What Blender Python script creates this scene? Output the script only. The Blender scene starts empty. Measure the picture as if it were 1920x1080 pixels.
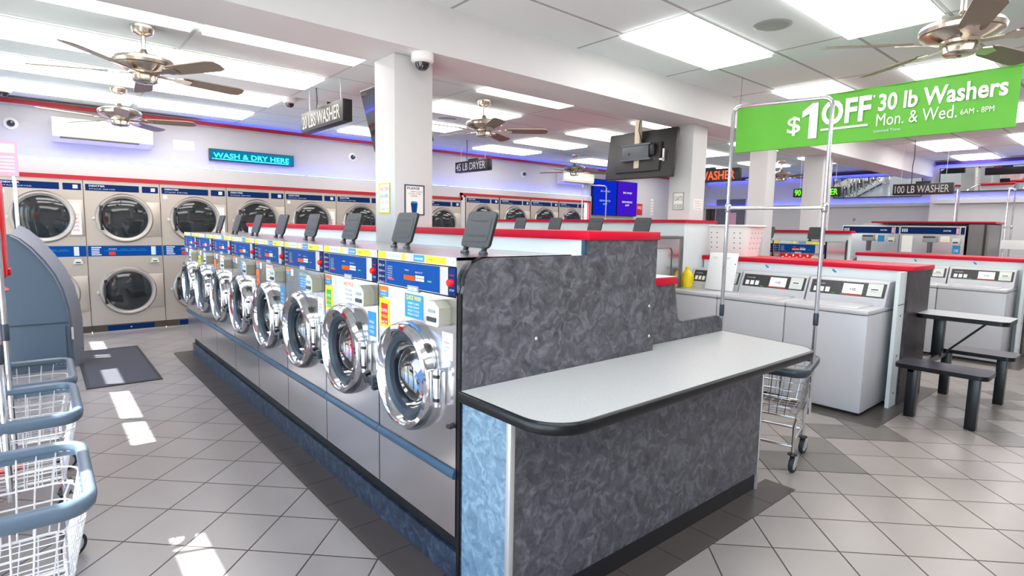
import bpy, bmesh, math, random
from mathutils import Vector, Matrix
random.seed(7)
COL = bpy.context.scene.collection
PI = math.pi
ORD = ['first', 'second', 'third', 'fourth', 'fifth', 'sixth', 'seventh', 'eighth', 'ninth', 'tenth', 'eleventh', 'twelfth']

# ------------------------------------------------------------------ materials
def lin(c):
    return tuple(((v / 255) / 12.92 if v / 255 <= 0.04045 else ((v / 255 + 0.055) / 1.055) ** 2.4) for v in c)

def mat(name, rgb, rough=0.5, metal=0.0, emit=0.0, emit_rgb=None, var=0.06, scale=9.0, bump=0.0, coat=0.0, spec=None, trans=0.0):
    m = bpy.data.materials.new(name); m.use_nodes = True
    nt = m.node_tree; N = nt.nodes; L = nt.links
    p = N['Principled BSDF']
    c = lin(rgb)
    p.inputs['Roughness'].default_value = rough
    p.inputs['Metallic'].default_value = metal
    if coat: p.inputs['Coat Weight'].default_value = coat; p.inputs['Coat Roughness'].default_value = 0.05
    if spec is not None: p.inputs['Specular IOR Level'].default_value = spec
    tc = N.new('ShaderNodeTexCoord')
    no = N.new('ShaderNodeTexNoise'); no.inputs['Scale'].default_value = scale; no.inputs['Detail'].default_value = 3
    L.new(tc.outputs['Object'], no.inputs['Vector'])
    mx = N.new('ShaderNodeMix'); mx.data_type = 'RGBA'
    mx.inputs['A'].default_value = (*[v * (1 - var) for v in c], 1)
    mx.inputs['B'].default_value = (*[min(1, v * (1 + var)) for v in c], 1)
    L.new(no.outputs['Fac'], mx.inputs['Factor'])
    L.new(mx.outputs['Result'], p.inputs['Base Color'])
    if bump:
        b = N.new('ShaderNodeBump'); b.inputs['Strength'].default_value = bump; b.inputs['Distance'].default_value = 0.01
        L.new(no.outputs['Fac'], b.inputs['Height']); L.new(b.outputs['Normal'], p.inputs['Normal'])
    if emit:
        p.inputs['Emission Color'].default_value = (*lin(emit_rgb or rgb), 1)
        p.inputs['Emission Strength'].default_value = emit
    return m

def ramp(N, fac, stops):
    r = N.new('ShaderNodeValToRGB')
    e = r.color_ramp.elements
    while len(e) < len(stops): e.new(0.5)
    for k, (p, c) in enumerate(stops):
        e[k].position = p; e[k].color = (*lin(c), 1)
    return r

def laminate(name, dark, mid, light, scale=10.0):
    m = bpy.data.materials.new(name); m.use_nodes = True
    nt = m.node_tree; N = nt.nodes; L = nt.links; p = N['Principled BSDF']
    tc = N.new('ShaderNodeTexCoord')
    w = N.new('ShaderNodeTexNoise'); w.inputs['Scale'].default_value = scale * 0.6; w.inputs['Detail'].default_value = 2
    L.new(tc.outputs['Object'], w.inputs['Vector'])
    add = N.new('ShaderNodeMix'); add.data_type = 'VECTOR'; add.inputs['Factor'].default_value = 0.16
    L.new(tc.outputs['Object'], add.inputs['A']); L.new(w.outputs['Color'], add.inputs['B'])
    n = N.new('ShaderNodeTexNoise'); n.inputs['Scale'].default_value = scale * 1.6; n.inputs['Detail'].default_value = 6; n.inputs['Roughness'].default_value = 0.62; n.inputs['Distortion'].default_value = 0.5
    L.new(add.outputs['Result'], n.inputs['Vector'])
    r = ramp(N, None, [(0.30, dark), (0.5, mid), (0.72, light)])
    L.new(n.outputs['Fac'], r.inputs['Fac']); L.new(r.outputs['Color'], p.inputs['Base Color'])
    p.inputs['Roughness'].default_value = 0.42
    return m

def speckle(name, base, dots, scale=220, rough=0.3):
    m = bpy.data.materials.new(name); m.use_nodes = True
    nt = m.node_tree; N = nt.nodes; L = nt.links; p = N['Principled BSDF']
    tc = N.new('ShaderNodeTexCoord'); n = N.new('ShaderNodeTexNoise')
    n.inputs['Scale'].default_value = scale; n.inputs['Detail'].default_value = 2
    L.new(tc.outputs['Object'], n.inputs['Vector'])
    r = ramp(N, None, [(0.36, dots), (0.46, base), (1.0, base)])
    L.new(n.outputs['Fac'], r.inputs['Fac']); L.new(r.outputs['Color'], p.inputs['Base Color'])
    p.inputs['Roughness'].default_value = rough
    return m

def floor_mat(name, a, b, grout, side=0.305, ox=3.239, oy=0.891, gw=0.012, diag=True, rough=0.26):
    m = bpy.data.materials.new(name); m.use_nodes = True
    nt = m.node_tree; N = nt.nodes; L = nt.links; p = N['Principled BSDF']
    tc = N.new('ShaderNodeTexCoord'); mp = N.new('ShaderNodeMapping'); mp.vector_type = 'TEXTURE'
    mp.inputs['Location'].default_value = (ox, oy, 0)
    mp.inputs['Rotation'].default_value = (0, 0, PI / 4 if diag else 0)
    mp.inputs['Scale'].default_value = (side, side, 1)
    L.new(tc.outputs['Object'], mp.inputs['Vector'])
    fr = N.new('ShaderNodeVectorMath'); fr.operation = 'FRACTION'; L.new(mp.outputs['Vector'], fr.inputs[0])
    fl = N.new('ShaderNodeVectorMath'); fl.operation = 'FLOOR'; L.new(mp.outputs['Vector'], fl.inputs[0])
    sp = N.new('ShaderNodeSeparateXYZ'); L.new(fr.outputs['Vector'], sp.inputs[0])
    def line(o):
        s = N.new('ShaderNodeMath'); s.operation = 'SUBTRACT'; s.inputs[1].default_value = 0.5; L.new(o, s.inputs[0])
        q = N.new('ShaderNodeMath'); q.operation = 'ABSOLUTE'; L.new(s.outputs[0], q.inputs[0])
        g = N.new('ShaderNodeMath'); g.operation = 'GREATER_THAN'; g.inputs[1].default_value = 0.5 - gw; L.new(q.outputs[0], g.inputs[0])
        return g.outputs[0]
    mxm = N.new('ShaderNodeMath'); mxm.operation = 'MAXIMUM'
    L.new(line(sp.outputs['X']), mxm.inputs[0]); L.new(line(sp.outputs['Y']), mxm.inputs[1])
    wn = N.new('ShaderNodeTexWhiteNoise'); L.new(fl.outputs['Vector'], wn.inputs['Vector'])
    n = N.new('ShaderNodeTexNoise'); n.inputs['Scale'].default_value = 3.5; n.inputs['Detail'].default_value = 4; L.new(tc.outputs['Object'], n.inputs['Vector'])
    av = N.new('ShaderNodeMath'); av.operation = 'MULTIPLY_ADD'; av.inputs[1].default_value = 0.5; L.new(wn.outputs['Value'], av.inputs[0])
    h = N.new('ShaderNodeMath'); h.operation = 'MULTIPLY'; h.inputs[1].default_value = 0.5; L.new(n.outputs['Fac'], h.inputs[0]); L.new(h.outputs[0], av.inputs[2])
    c = N.new('ShaderNodeMix'); c.data_type = 'RGBA'; c.inputs['A'].default_value = (*lin(a), 1); c.inputs['B'].default_value = (*lin(b), 1); L.new(av.outputs[0], c.inputs['Factor'])
    g = N.new('ShaderNodeMix'); g.data_type = 'RGBA'; g.inputs['B'].default_value = (*lin(grout), 1); L.new(c.outputs['Result'], g.inputs['A']); L.new(mxm.outputs[0], g.inputs['Factor'])
    L.new(g.outputs['Result'], p.inputs['Base Color'])
    rr = N.new('ShaderNodeMath'); rr.operation = 'MULTIPLY_ADD'; rr.inputs[1].default_value = 0.4; rr.inputs[2].default_value = rough; L.new(mxm.outputs[0], rr.inputs[0])
    L.new(rr.outputs[0], p.inputs['Roughness'])
    return m

def grid_mat(name, rgb, line_rgb, ox, oy, sx, sy, gw=0.012):
    """acoustic ceiling tiles: thin T-bar joints on a plain grid"""
    m = bpy.data.materials.new(name); m.use_nodes = True
    nt = m.node_tree; N = nt.nodes; L = nt.links; p = N['Principled BSDF']
    tc = N.new('ShaderNodeTexCoord'); sp = N.new('ShaderNodeSeparateXYZ'); L.new(tc.outputs['Object'], sp.inputs[0])
    def line(o, off, s):
        a = N.new('ShaderNodeMath'); a.operation = 'SUBTRACT'; a.inputs[1].default_value = off; L.new(o, a.inputs[0])
        b = N.new('ShaderNodeMath'); b.operation = 'PINGPONG'; b.inputs[1].default_value = s / 2; L.new(a.outputs[0], b.inputs[0])
        c = N.new('ShaderNodeMath'); c.operation = 'LESS_THAN'; c.inputs[1].default_value = gw; L.new(b.outputs[0], c.inputs[0])
        return c.outputs[0]
    mx = N.new('ShaderNodeMath'); mx.operation = 'MAXIMUM'
    L.new(line(sp.outputs['X'], ox, sx), mx.inputs[0]); L.new(line(sp.outputs['Y'], oy, sy), mx.inputs[1])
    n = N.new('ShaderNodeTexNoise'); n.inputs['Scale'].default_value = 60; L.new(tc.outputs['Object'], n.inputs['Vector'])
    c = lin(rgb)
    v = N.new('ShaderNodeMix'); v.data_type = 'RGBA'; v.inputs['A'].default_value = (*[q * 0.97 for q in c], 1); v.inputs['B'].default_value = (*c, 1); L.new(n.outputs['Fac'], v.inputs['Factor'])
    g = N.new('ShaderNodeMix'); g.data_type = 'RGBA'; g.inputs['B'].default_value = (*lin(line_rgb), 1); L.new(v.outputs['Result'], g.inputs['A']); L.new(mx.outputs[0], g.inputs['Factor'])
    L.new(g.outputs['Result'], p.inputs['Base Color']); p.inputs['Roughness'].default_value = 0.85
    return m

def glass(name, tint=(235, 245, 250), refl=0.12):
    m = bpy.data.materials.new(name); m.use_nodes = True
    nt = m.node_tree; N = nt.nodes; L = nt.links
    N.remove(N['Principled BSDF'])
    t = N.new('ShaderNodeBsdfTransparent'); t.inputs['Color'].default_value = (*lin(tint), 1)
    g = N.new('ShaderNodeBsdfGlossy'); g.inputs['Roughness'].default_value = 0.02
    lw = N.new('ShaderNodeLayerWeight'); lw.inputs['Blend'].default_value = 0.25
    a = N.new('ShaderNodeMath'); a.operation = 'MULTIPLY_ADD'; a.inputs[1].default_value = 0.6; a.inputs[2].default_value = refl; L.new(lw.outputs['Fresnel'], a.inputs[0])
    x = N.new('ShaderNodeMixShader'); L.new(a.outputs[0], x.inputs[0]); L.new(t.outputs[0], x.inputs[1]); L.new(g.outputs[0], x.inputs[2])
    L.new(x.outputs[0], N['Material Output'].inputs['Surface'])
    return m

def lamp(name, rgb, s):
    m = bpy.data.materials.new(name); m.use_nodes = True
    N = m.node_tree.nodes; N.remove(N['Principled BSDF'])
    e = N.new('ShaderNodeEmission'); e.inputs['Color'].default_value = (*lin(rgb), 1); e.inputs['Strength'].default_value = s
    m.node_tree.links.new(e.outputs[0], N['Material Output'].inputs['Surface'])
    return m

M = {}
M['column_paint'] = mat('column_paint', (208, 208, 209), 0.6, var=0.02)
M['white_paint'] = mat('white_paint', (202, 201, 203), 0.6, var=0.02)
M['beam_paint'] = mat('beam_paint', (224, 224, 225), 0.6, var=0.02)
M['ceil_n'] = grid_mat('ceiling_tile', (228, 242, 242), (198, 208, 208), 1.0, 4.35, 1.305, 0.605)
M['ceil_s'] = grid_mat('ceiling_tile_lounge', (228, 239, 240), (168, 173, 174), 3.43, 2.25, 1.228, 0.57)
M['floor'] = floor_mat('floor_tile', (142, 135, 131), (155, 148, 145), (54, 44, 41))
M['tile_dark'] = mat('border_tile', (78, 71, 68), 0.3, var=0.1, scale=4)
M['tile_accent'] = mat('accent_tile', (114, 109, 105), 0.28, var=0.08, scale=4)
M['grout'] = mat('grout', (56, 46, 42), 0.8)
M['red'] = mat('red_laminate', (196, 0, 42), 0.4, var=0.02, spec=0.25)
M['violet_lit_trim'] = mat('violet_lit_trim', (58, 14, 128), 0.5, var=0.02)  # cove board with the violet LED glow put into its colour
M['red_trim'] = mat('red_trim', (176, 8, 34), 0.45, var=0.02)
M['lam'] = laminate('grey_laminate', (52, 51, 57), (80, 79, 86), (116, 115, 123), 15.0)
M['lam_blue'] = laminate('slate_laminate', (30, 37, 49), (48, 58, 73), (86, 98, 113), 14.0)
M['lam_skylit'] = laminate('skylit_grey_laminate', (84, 106, 122), (112, 138, 156), (150, 174, 188), 17)  # grey laminate with blue skylight from the windows mixed into its colour
M['lam_dark'] = laminate('dark_laminate', (34, 30, 34), (50, 45, 49), (70, 65, 70))
M['toe'] = mat('black_toe', (20, 18, 18), 0.5)
M['speck'] = speckle('speckled_top', (176, 179, 181), (160, 162, 162))
M['edge'] = mat('black_edge', (14, 16, 20), 0.3, var=0.03, spec=0.35)
M['alu'] = mat('aluminium', (205, 203, 202), 0.35, 0.6)
M['steel'] = mat('brushed_steel', (214, 214, 216), 0.2, 1.0, var=0.05, scale=3)
M['steel_d'] = mat('dryer_steel', (196, 186, 176), 0.45, 0.75, var=0.03, scale=2)
M['ringmetal'] = mat('ring_metal', (178, 175, 172), 0.3, 0.9, var=0.03)
M['steel_dk'] = mat('dark_steel', (120, 118, 120), 0.35, 0.8)
M['chrome'] = mat('chrome', (204, 205, 210), 0.09, 1.0, var=0.01)
M['chrome_s'] = mat('satin_chrome', (222, 222, 226), 0.18, 1.0, var=0.01)
M['nickel'] = mat('brushed_nickel', (202, 192, 178), 0.26, 1.0, var=0.05)
M['drum'] = mat('drum_steel', (214, 212, 210), 0.34, 1.0, var=0.2, scale=40)
M['gasket'] = mat('gasket', (44, 58, 68), 0.4)
M['black'] = mat('black_plastic', (24, 24, 27), 0.4)
M['lid'] = mat('grey_plastic_lid', (62, 66, 70), 0.45, var=0.05)
M['panel_blue'] = mat('panel_blue', (0, 66, 138), 0.55, var=0.04, spec=0.12)
M['panel_navy'] = mat('panel_navy', (4, 38, 92), 0.55, var=0.04, spec=0.12)
M['strip_blue'] = mat('strip_blue', (52, 82, 104), 0.3)
M['white_gloss'] = mat('white_enamel', (190, 191, 197), 0.28, var=0.01)
M['white_pl'] = mat('white_plastic', (238, 238, 238), 0.4, var=0.01)
M['offwhite'] = mat('offwhite_panel', (216, 224, 228), 0.45, var=0.015)
M['cream'] = mat('ac_cream', (236, 230, 218), 0.4, var=0.01)
M['grey_pl'] = mat('grey_plastic', (150, 156, 160), 0.4)
M['console'] = mat('console_grey', (50, 50, 52), 0.35)
M['coinbox'] = mat('coin_box', (206, 212, 206), 0.35)
M['coinside'] = mat('coin_box_side', (164, 164, 148), 0.4)
M['yellow'] = mat('yellow', (250, 222, 30), 0.5)
M['orange'] = mat('orange', (236, 112, 34), 0.5)
M['green'] = mat('green_vinyl', (88, 172, 46), 0.5, var=0.05, scale=6)
M['green_s'] = mat('green_sticker', (60, 176, 60), 0.5)
M['red_s'] = mat('red_sticker', (206, 46, 40), 0.5)
M['sky_s'] = mat('blue_sticker', (34, 138, 200), 0.5)
M['paper'] = mat('paper', (244, 243, 238), 0.7, var=0.01)
M['ink'] = mat('ink', (60, 66, 84), 0.6)
M['ink_pink'] = mat('pink_ink', (190, 96, 140), 0.6)
M['ink_lt'] = mat('light_ink', (206, 214, 226), 0.6)
M['white_ink'] = mat('white_ink', (240, 238, 236), 0.6)
M['kiosk'] = mat('kiosk_grey', (80, 97, 113), 0.42, var=0.05, scale=3)
M['kiosk_edge'] = mat('kiosk_edge', (128, 132, 144), 0.4, var=0.04)
M['rim'] = mat('rim_blue_grey', (92, 110, 128), 0.35, var=0.05)
M['rim_dk'] = mat('rim_dark', (52, 62, 74), 0.35)
M['mat_rub'] = mat('mat_rubber', (66, 66, 73), 0.85, var=0.12, scale=120)
M['mat_edge'] = mat('mat_edge', (44, 42, 46), 0.7)
M['bench'] = mat('bench_top', (56, 55, 64), 0.3, var=0.06)
M['leg'] = mat('black_steel', (14, 18, 24), 0.3)
M['blade'] = mat('fan_blade', (124, 112, 98), 0.45, var=0.08)
M['tvback'] = mat('tv_back', (42, 41, 42), 0.45)
M['tvscreen'] = mat('tv_screen', (26, 28, 34), 0.06, spec=0.9)
M['bracket'] = mat('bracket_grey', (88, 92, 100), 0.4)
M['wood'] = mat('pale_wood', (222, 206, 176), 0.5)
M['mirror'] = mat('mirror', (228, 232, 234), 0.0, 1.0, var=0.0)
M['door_grey'] = mat('door_grey', (104, 106, 122), 0.5)
M['rubber'] = mat('wheel_rubber', (40, 42, 46), 0.6)
M['wheel'] = mat('wheel_hub', (190, 198, 206), 0.4)
M['lens'] = lamp('light_lens', (255, 252, 247), 6.0)
M['led_v'] = lamp('violet_led', (64, 84, 255), 16.0)
M['led_red'] = lamp('red_led', (255, 70, 36), 3.0)
M['led_green'] = lamp('green_led', (90, 255, 40), 3.0)
M['led_white'] = lamp('white_led', (250, 246, 232), 1.1)
M['led_dim'] = mat('unlit_led', (200, 196, 204), 0.4)
M['led_cyan'] = lamp('cyan_led', (70, 240, 246), 2.0)
M['cyan_bg'] = lamp('cyan_back', (14, 120, 160), 1.0)
M['disp_or'] = lamp('orange_display', (255, 96, 30), 1.2)
M['poster_b'] = lamp('blue_lightbox', (14, 40, 190), 0.9)
M['poster_p'] = lamp('purple_lightbox', (66, 24, 190), 0.9)
M['screen_blue'] = lamp('blue_screen', (60, 80, 255), 0.8)
M['win'] = glass('window_glass', (244, 248, 250), 0.05)
M['porthole'] = glass('washer_glass', (236, 242, 246), 0.14)
M['dryer_glass'] = mat('dryer_glass', (36, 40, 42), 0.05, spec=0.8, var=0.2, scale=4)
M['kick_brown'] = mat('kick_brown', (86, 78, 70), 0.4, 0.5)
M['wire'] = mat('wire_white', (226, 224, 226), 0.3, 0.3)
M['wire_s'] = mat('wire_steel', (176, 174, 176), 0.25, 0.9)
M['red_gloss'] = mat('red_gloss', (236, 8, 12), 0.25, var=0.01)
M['pink'] = mat('pink_sign', (226, 170, 196), 0.5, var=0.03)
M['cloth_r'] = mat('red_cloth', (220, 50, 80), 0.8)
M['cloth_b'] = mat('blue_cloth', (110, 150, 200), 0.8)
M['cloth_w'] = mat('white_cloth', (240, 238, 236), 0.8)
M['ground'] = mat('asphalt', (136, 134, 130), 0.9)

# ------------------------------------------------------------------ mesh builder
class MB:
    def __init__(s):
        s.bm = bmesh.new(); s.mats = []
    def mi(s, m):
        m = M[m] if isinstance(m, str) else m
        if m not in s.mats: s.mats.append(m)
        return s.mats.index(m)
    def face(s, pts, m):
        vs = [s.bm.verts.new(p) for p in pts]
        f = s.bm.faces.new(vs); f.material_index = s.mi(m); return f
    def box(s, x0, x1, y0, y1, z0, z1, m, bev=0.0, seg=2, R=None):
        r = bmesh.ops.create_cube(s.bm, size=1.0)
        for v in r['verts']:
            v.co = Vector((x0 + (v.co.x + .5) * (x1 - x0), y0 + (v.co.y + .5) * (y1 - y0), z0 + (v.co.z + .5) * (z1 - z0)))
        fs = set(f for v in r['verts'] for f in v.link_faces); k = s.mi(m)
        for f in fs: f.material_index = k
        vs = r['verts']
        if bev:
            es = list(set(e for f in fs for e in f.edges))
            q = bmesh.ops.bevel(s.bm, geom=es, offset=bev, segments=seg, affect='EDGES', profile=0.5)
            vs = list(set(v for f in q['faces'] for v in f.verts) | set(v for v in vs if v.is_valid))
            for f in q['faces']: f.material_index = k
        if R is not None:
            for v in vs: v.co = R @ v.co
        return vs
    def cyl(s, p0, p1, r0, m, r1=None, seg=12, cap=True):
        p0 = Vector(p0); p1 = Vector(p1); d = p1 - p0; r1 = r0 if r1 is None else r1
        q = d.to_track_quat('Z', 'Y').to_matrix(); k = s.mi(m)
        A = [s.bm.verts.new(p0 + q @ Vector((r0 * math.cos(2 * PI * i / seg), r0 * math.sin(2 * PI * i / seg), 0))) for i in range(seg)]
        B = [s.bm.verts.new(p1 + q @ Vector((r1 * math.cos(2 * PI * i / seg), r1 * math.sin(2 * PI * i / seg), 0))) for i in range(seg)]
        for i in range(seg):
            f = s.bm.faces.new((A[i], A[(i + 1) % seg], B[(i + 1) % seg], B[i])); f.material_index = k
        if cap:
            f = s.bm.faces.new(A[::-1]); f.material_index = k
            f = s.bm.faces.new(B); f.material_index = k
    def lathe(s, prof, T, m, seg=32, a0=0.0, a1=2 * PI):
        """prof: (radius, height) pairs around local Z; T: 4x4 matrix; m: one material or one per profile segment"""
        full = abs(a1 - a0 - 2 * PI) < 1e-6
        n = seg if full else seg + 1
        rings = []
        for (r, h) in prof:
            if r < 1e-6: rings.append([s.bm.verts.new(T @ Vector((0, 0, h)))]); continue
            rings.append([s.bm.verts.new(T @ Vector((r * math.cos(a0 + (a1 - a0) * i / seg), r * math.sin(a0 + (a1 - a0) * i / seg), h))) for i in range(n)])
        for j in range(len(rings) - 1):
            k = s.mi(m[j] if isinstance(m, (list, tuple)) else m)
            A, B = rings[j], rings[j + 1]
            for i in range(seg):
                i2 = (i + 1) % n
                if len(A) == 1 and len(B) == 1: continue
                if len(A) == 1: f = s.bm.faces.new((A[0], B[i], B[i2]))
                elif len(B) == 1: f = s.bm.faces.new((A[i], B[0], A[i2]))
                else: f = s.bm.faces.new((A[i], B[i], B[i2], A[i2]))
                f.material_index = k
    def tube(s, pts, r, m, seg=8, closed=False):
        pts = [Vector(p) for p in pts]; n = len(pts); rings = []; k = s.mi(m); up = None
        for i, p in enumerate(pts):
            a = pts[(i - 1) % n] if (closed or i) else p; b = pts[(i + 1) % n] if (closed or i < n - 1) else p
            d = (b - a).normalized()
            if up is None: up = d.orthogonal().normalized()
            up = (up - d * up.dot(d)).normalized(); w = d.cross(up)
            rings.append([s.bm.verts.new(p + r * (math.cos(2 * PI * j / seg) * up + math.sin(2 * PI * j / seg) * w)) for j in range(seg)])
        for i in range(n if closed else n - 1):
            A, B = rings[i], rings[(i + 1) % n]
            sh = 0
            if closed and i == n - 1:
                sh = min(range(seg), key=lambda q: (A[0].co - B[q].co).length)
            for j in range(seg):
                f = s.bm.faces.new((A[j], A[(j + 1) % seg], B[(j + 1 + sh) % seg], B[(j + sh) % seg])); f.material_index = k
        if not closed:
            f = s.bm.faces.new(rings[0][::-1]); f.material_index = k
            f = s.bm.faces.new(rings[-1]); f.material_index = k
    def bar(s, p0, p1, w, m):
        s.cyl(p0, p1, w, m, seg=4, cap=False)
    def prism(s, pts, o, r, u, depth, m, mside=None):
        """polygon in the (r, u) plane at o, extruded by -depth along n = r x u"""
        o, r, u = Vector(o), Vector(r), Vector(u); n = r.cross(u)
        A = [s.bm.verts.new(o + r * a + u * b) for a, b in pts]
        B = [s.bm.verts.new(o + r * a + u * b - n * depth) for a, b in pts]
        k = s.mi(m); k2 = s.mi(mside or m)
        f = s.bm.faces.new(A); f.material_index = k
        f = s.bm.faces.new(B[::-1]); f.material_index = k2
        for i in range(len(A)):
            j = (i + 1) % len(A)
            f = s.bm.faces.new((A[j], A[i], B[i], B[j])); f.material_index = k2
    def text(s, t, o, r, u, h, m, w=None, bold=0.0, align='L', shear=0.0, depth=0.0008):
        """lettering lying on the (r, u) plane at o; h: cap height, w: optional total width; the front of the letters faces r x u"""
        key = (t, bold, shear)
        if key not in TXT:
            cu = bpy.data.curves.new('lettering', 'FONT'); cu.body = t; cu.size = 1.0; cu.offset = bold; cu.shear = shear; cu.resolution_u = 3
            ob = bpy.data.objects.new('lettering', cu); me = ob.to_mesh()
            TXT[key] = ([v.co.copy() for v in me.vertices], [tuple(p.vertices) for p in me.polygons])
            ob.to_mesh_clear(); bpy.data.objects.remove(ob); bpy.data.curves.remove(cu)
        vs, ps = TXT[key]
        if not vs: return
        x0 = min(v.x for v in vs); x1 = max(v.x for v in vs)
        sy = h / 0.70; sx = sy if w is None else w / (x1 - x0)
        off = {'L': -x0, 'C': -(x0 + x1) / 2, 'R': -x1}[align]
        o, r, u = Vector(o), Vector(r), Vector(u); n = r.cross(u); k = s.mi(m)
        bv = [s.bm.verts.new(o + r * ((v.x + off) * sx) + u * (v.y * sy) + n * depth) for v in vs]
        for p in ps:
            try:
                f = s.bm.faces.new([bv[i] for i in p]); f.material_index = k
            except ValueError: pass
    def build(s, name, parent=None, smooth=True, ang=35, loc=None, flip=False):
        me = bpy.data.meshes.new(name)
        if flip: bmesh.ops.reverse_faces(s.bm, faces=s.bm.faces)
        s.bm.to_mesh(me); s.bm.free()
        for m in s.mats: me.materials.append(m)
        if smooth:
            me.shade_smooth(); me.set_sharp_from_angle(angle=math.radians(ang))
        o = bpy.data.objects.new(name, me); COL.objects.link(o)
        if parent is not None: o.parent = parent
        if loc is not None: o.location = loc
        return o
TXT = {}
X_, Y_, Z_ = Vector((1, 0, 0)), Vector((0, 1, 0)), Vector((0, 0, 1))
FW = Matrix.Rotation(PI / 2, 4, 'X')            # local Z -> -Y (front of a canonical object)
def at(x, y, z): return Matrix.Translation((x, y, z))

def tag(o, label=None, cat=None, group=None, kind=None):
    if label: o['label'] = label
    if cat: o['category'] = cat
    if group: o['group'] = group
    if kind: o['kind'] = kind
    return o
def thing(name, label, cat, loc=(0, 0, 0), rz=0.0, group=None):
    o = bpy.data.objects.new(name, None); COL.objects.link(o); o.empty_display_size = 0.1
    o.location = loc; o.rotation_euler = (0, 0, rz)
    return tag(o, label, cat, group)
def dup(o, loc, rz=None, label=None, parent=None, group=None):
    kids = [c for c in bpy.data.objects if c.parent == o]
    c = o.copy(); COL.objects.link(c)
    if parent is not None: c.parent = parent
    if loc is not None: c.location = loc
    if rz is not None: c.rotation_euler = (0, 0, rz)
    if label: c['label'] = label
    if group: c['group'] = group
    for k in kids: dup(k, None, None, None, c)
    return c
def struct(mb, name, **kw):
    o = mb.build(name, **kw); o['kind'] = 'structure'; return o

def holed(b, u0, u1, z0, z1, cx, cz, r, y, m, seg=40):
    """rectangle in the XZ plane (facing -Y) with a round hole"""
    ang = sorted([2 * PI * i / seg for i in range(seg)] + [math.atan2(zz - cz, uu - cx) % (2 * PI) for uu in (u0, u1) for zz in (z0, z1)])
    A, B = [], []
    for a in ang:
        c, s = math.cos(a), math.sin(a)
        t = min([((u1 - cx) / c) if c > 1e-9 else 1e9, ((u0 - cx) / c) if c < -1e-9 else 1e9, ((z1 - cz) / s) if s > 1e-9 else 1e9, ((z0 - cz) / s) if s < -1e-9 else 1e9])
        A.append(b.bm.verts.new((cx + r * c, y, cz + r * s))); B.append(b.bm.verts.new((cx + t * c, y, cz + t * s)))
    k = b.mi(m); n = len(ang)
    for i in range(n):
        j = (i + 1) % n
        f = b.bm.faces.new((A[i], B[i], B[j], A[j])); f.material_index = k

def rrect(w, d, r, n=5, cx=0, cy=0):
    out = []
    for (sx, sy, a0) in ((1, 1, 0), (-1, 1, PI / 2), (-1, -1, PI), (1, -1, 1.5 * PI)):
        for i in range(n + 1):
            a = a0 + PI / 2 * i / n
            out.append((cx + sx * (w / 2 - r) + r * math.cos(a), cy + sy * (d / 2 - r) + r * math.sin(a)))
    return out

ZC, ZB = 2.95, 2.635

# ================================================================== the setting
XL, XR, XR2, YB, YF, YJ = -0.8, 13.8, 14.9, 9.1, -3.0, 3.3      # left, right, inner right, back, front, jog
b = MB()
b.face([(XL, YF, 0), (XR2, YF, 0), (XR2, YB, 0), (XL, YB, 0)], 'floor')
def strip(x0, x1, y0, y1, along):
    b.face([(x0, y0, .0006), (x1, y0, .0006), (x1, y1, .0006), (x0, y1, .0006)], 'grout')
    g = 0.0022
    a, e = (x0, x1) if along == 'x' else (y0, y1)
    n = max(1, round((e - a) / 0.305))
    for i in range(n):
        p, q = a + (e - a) * i / n + g, a + (e - a) * (i + 1) / n - g
        if along == 'x': b.face([(p, y0 + g, .0014), (q, y0 + g, .0014), (q, y1 - g, .0014), (p, y1 - g, .0014)], 'tile_dark')
        else: b.face([(x0 + g, p, .0014), (x1 - g, p, .0014), (x1 - g, q, .0014), (x0 + g, q, .0014)], 'tile_dark')
strip(1.085, 1.30, 1.30, 7.27, 'y'); strip(1.30, 3.30, 1.30, 1.48, 'x'); strip(1.30, 3.35, 7.05, 7.27, 'x')
strip(4.86, 5.10, 1.36, 7.0, 'y'); strip(5.10, 6.60, 1.36, 1.60, 'x')
strip(8.30, 8.52, 1.0, 3.2, 'y'); strip(8.52, 9.9, 1.0, 1.22, 'x')
s2 = 0.305 / math.sqrt(2)
def accent(i, j):
    cx = 3.239 + s2 * ((i + .5) + (j + .5)); cy = 0.891 + s2 * ((i + .5) - (j + .5)); g = s2 - 0.004
    b.face([(cx - g, cy, .0010), (cx, cy - g, .0010), (cx + g, cy, .0010), (cx, cy + g, .0010)], 'tile_accent')
for i, j in ((2, -1), (3, 0), (4, 1), (5, 2), (5, 5), (6, 6), (7, 7), (8, 8), (4, 5), (2, 0), (4, 2)): accent(i, j)
struct(b, 'floor', smooth=False)

b = MB(); y0 = YJ + 0.02
b.face([(XL, y0, ZC), (XL, YB + .12, ZC), (XR2, YB + .12, ZC), (XR2, y0, ZC)], 'ceil_n')
struct(b, 'ceiling', smooth=False)
b = MB()
b.face([(XL, YF, ZC), (XL, y0, ZC), (XR, y0, ZC), (XR, YF, ZC)], 'ceil_s')
struct(b, 'ceiling', smooth=False)

# beam along the room and the four columns under it
b = MB(); b.box(XL, XR + 0.02, 3.29, 3.76, ZB, ZC, 'beam_paint'); struct(b, 'beam', smooth=False)
for (x0, x1, y0, y1) in ((1.865, 2.165, 3.46, 3.75), (5.44, 5.72, 3.46, 3.74), (7.15, 7.39, 3.46, 3.70), (8.88, 9.22, 3.46, 3.74)):
    b = MB(); b.box(x0, x1, y0, y1, 0, ZB, 'column_paint', bev=0.008); struct(b, 'column')

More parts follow.
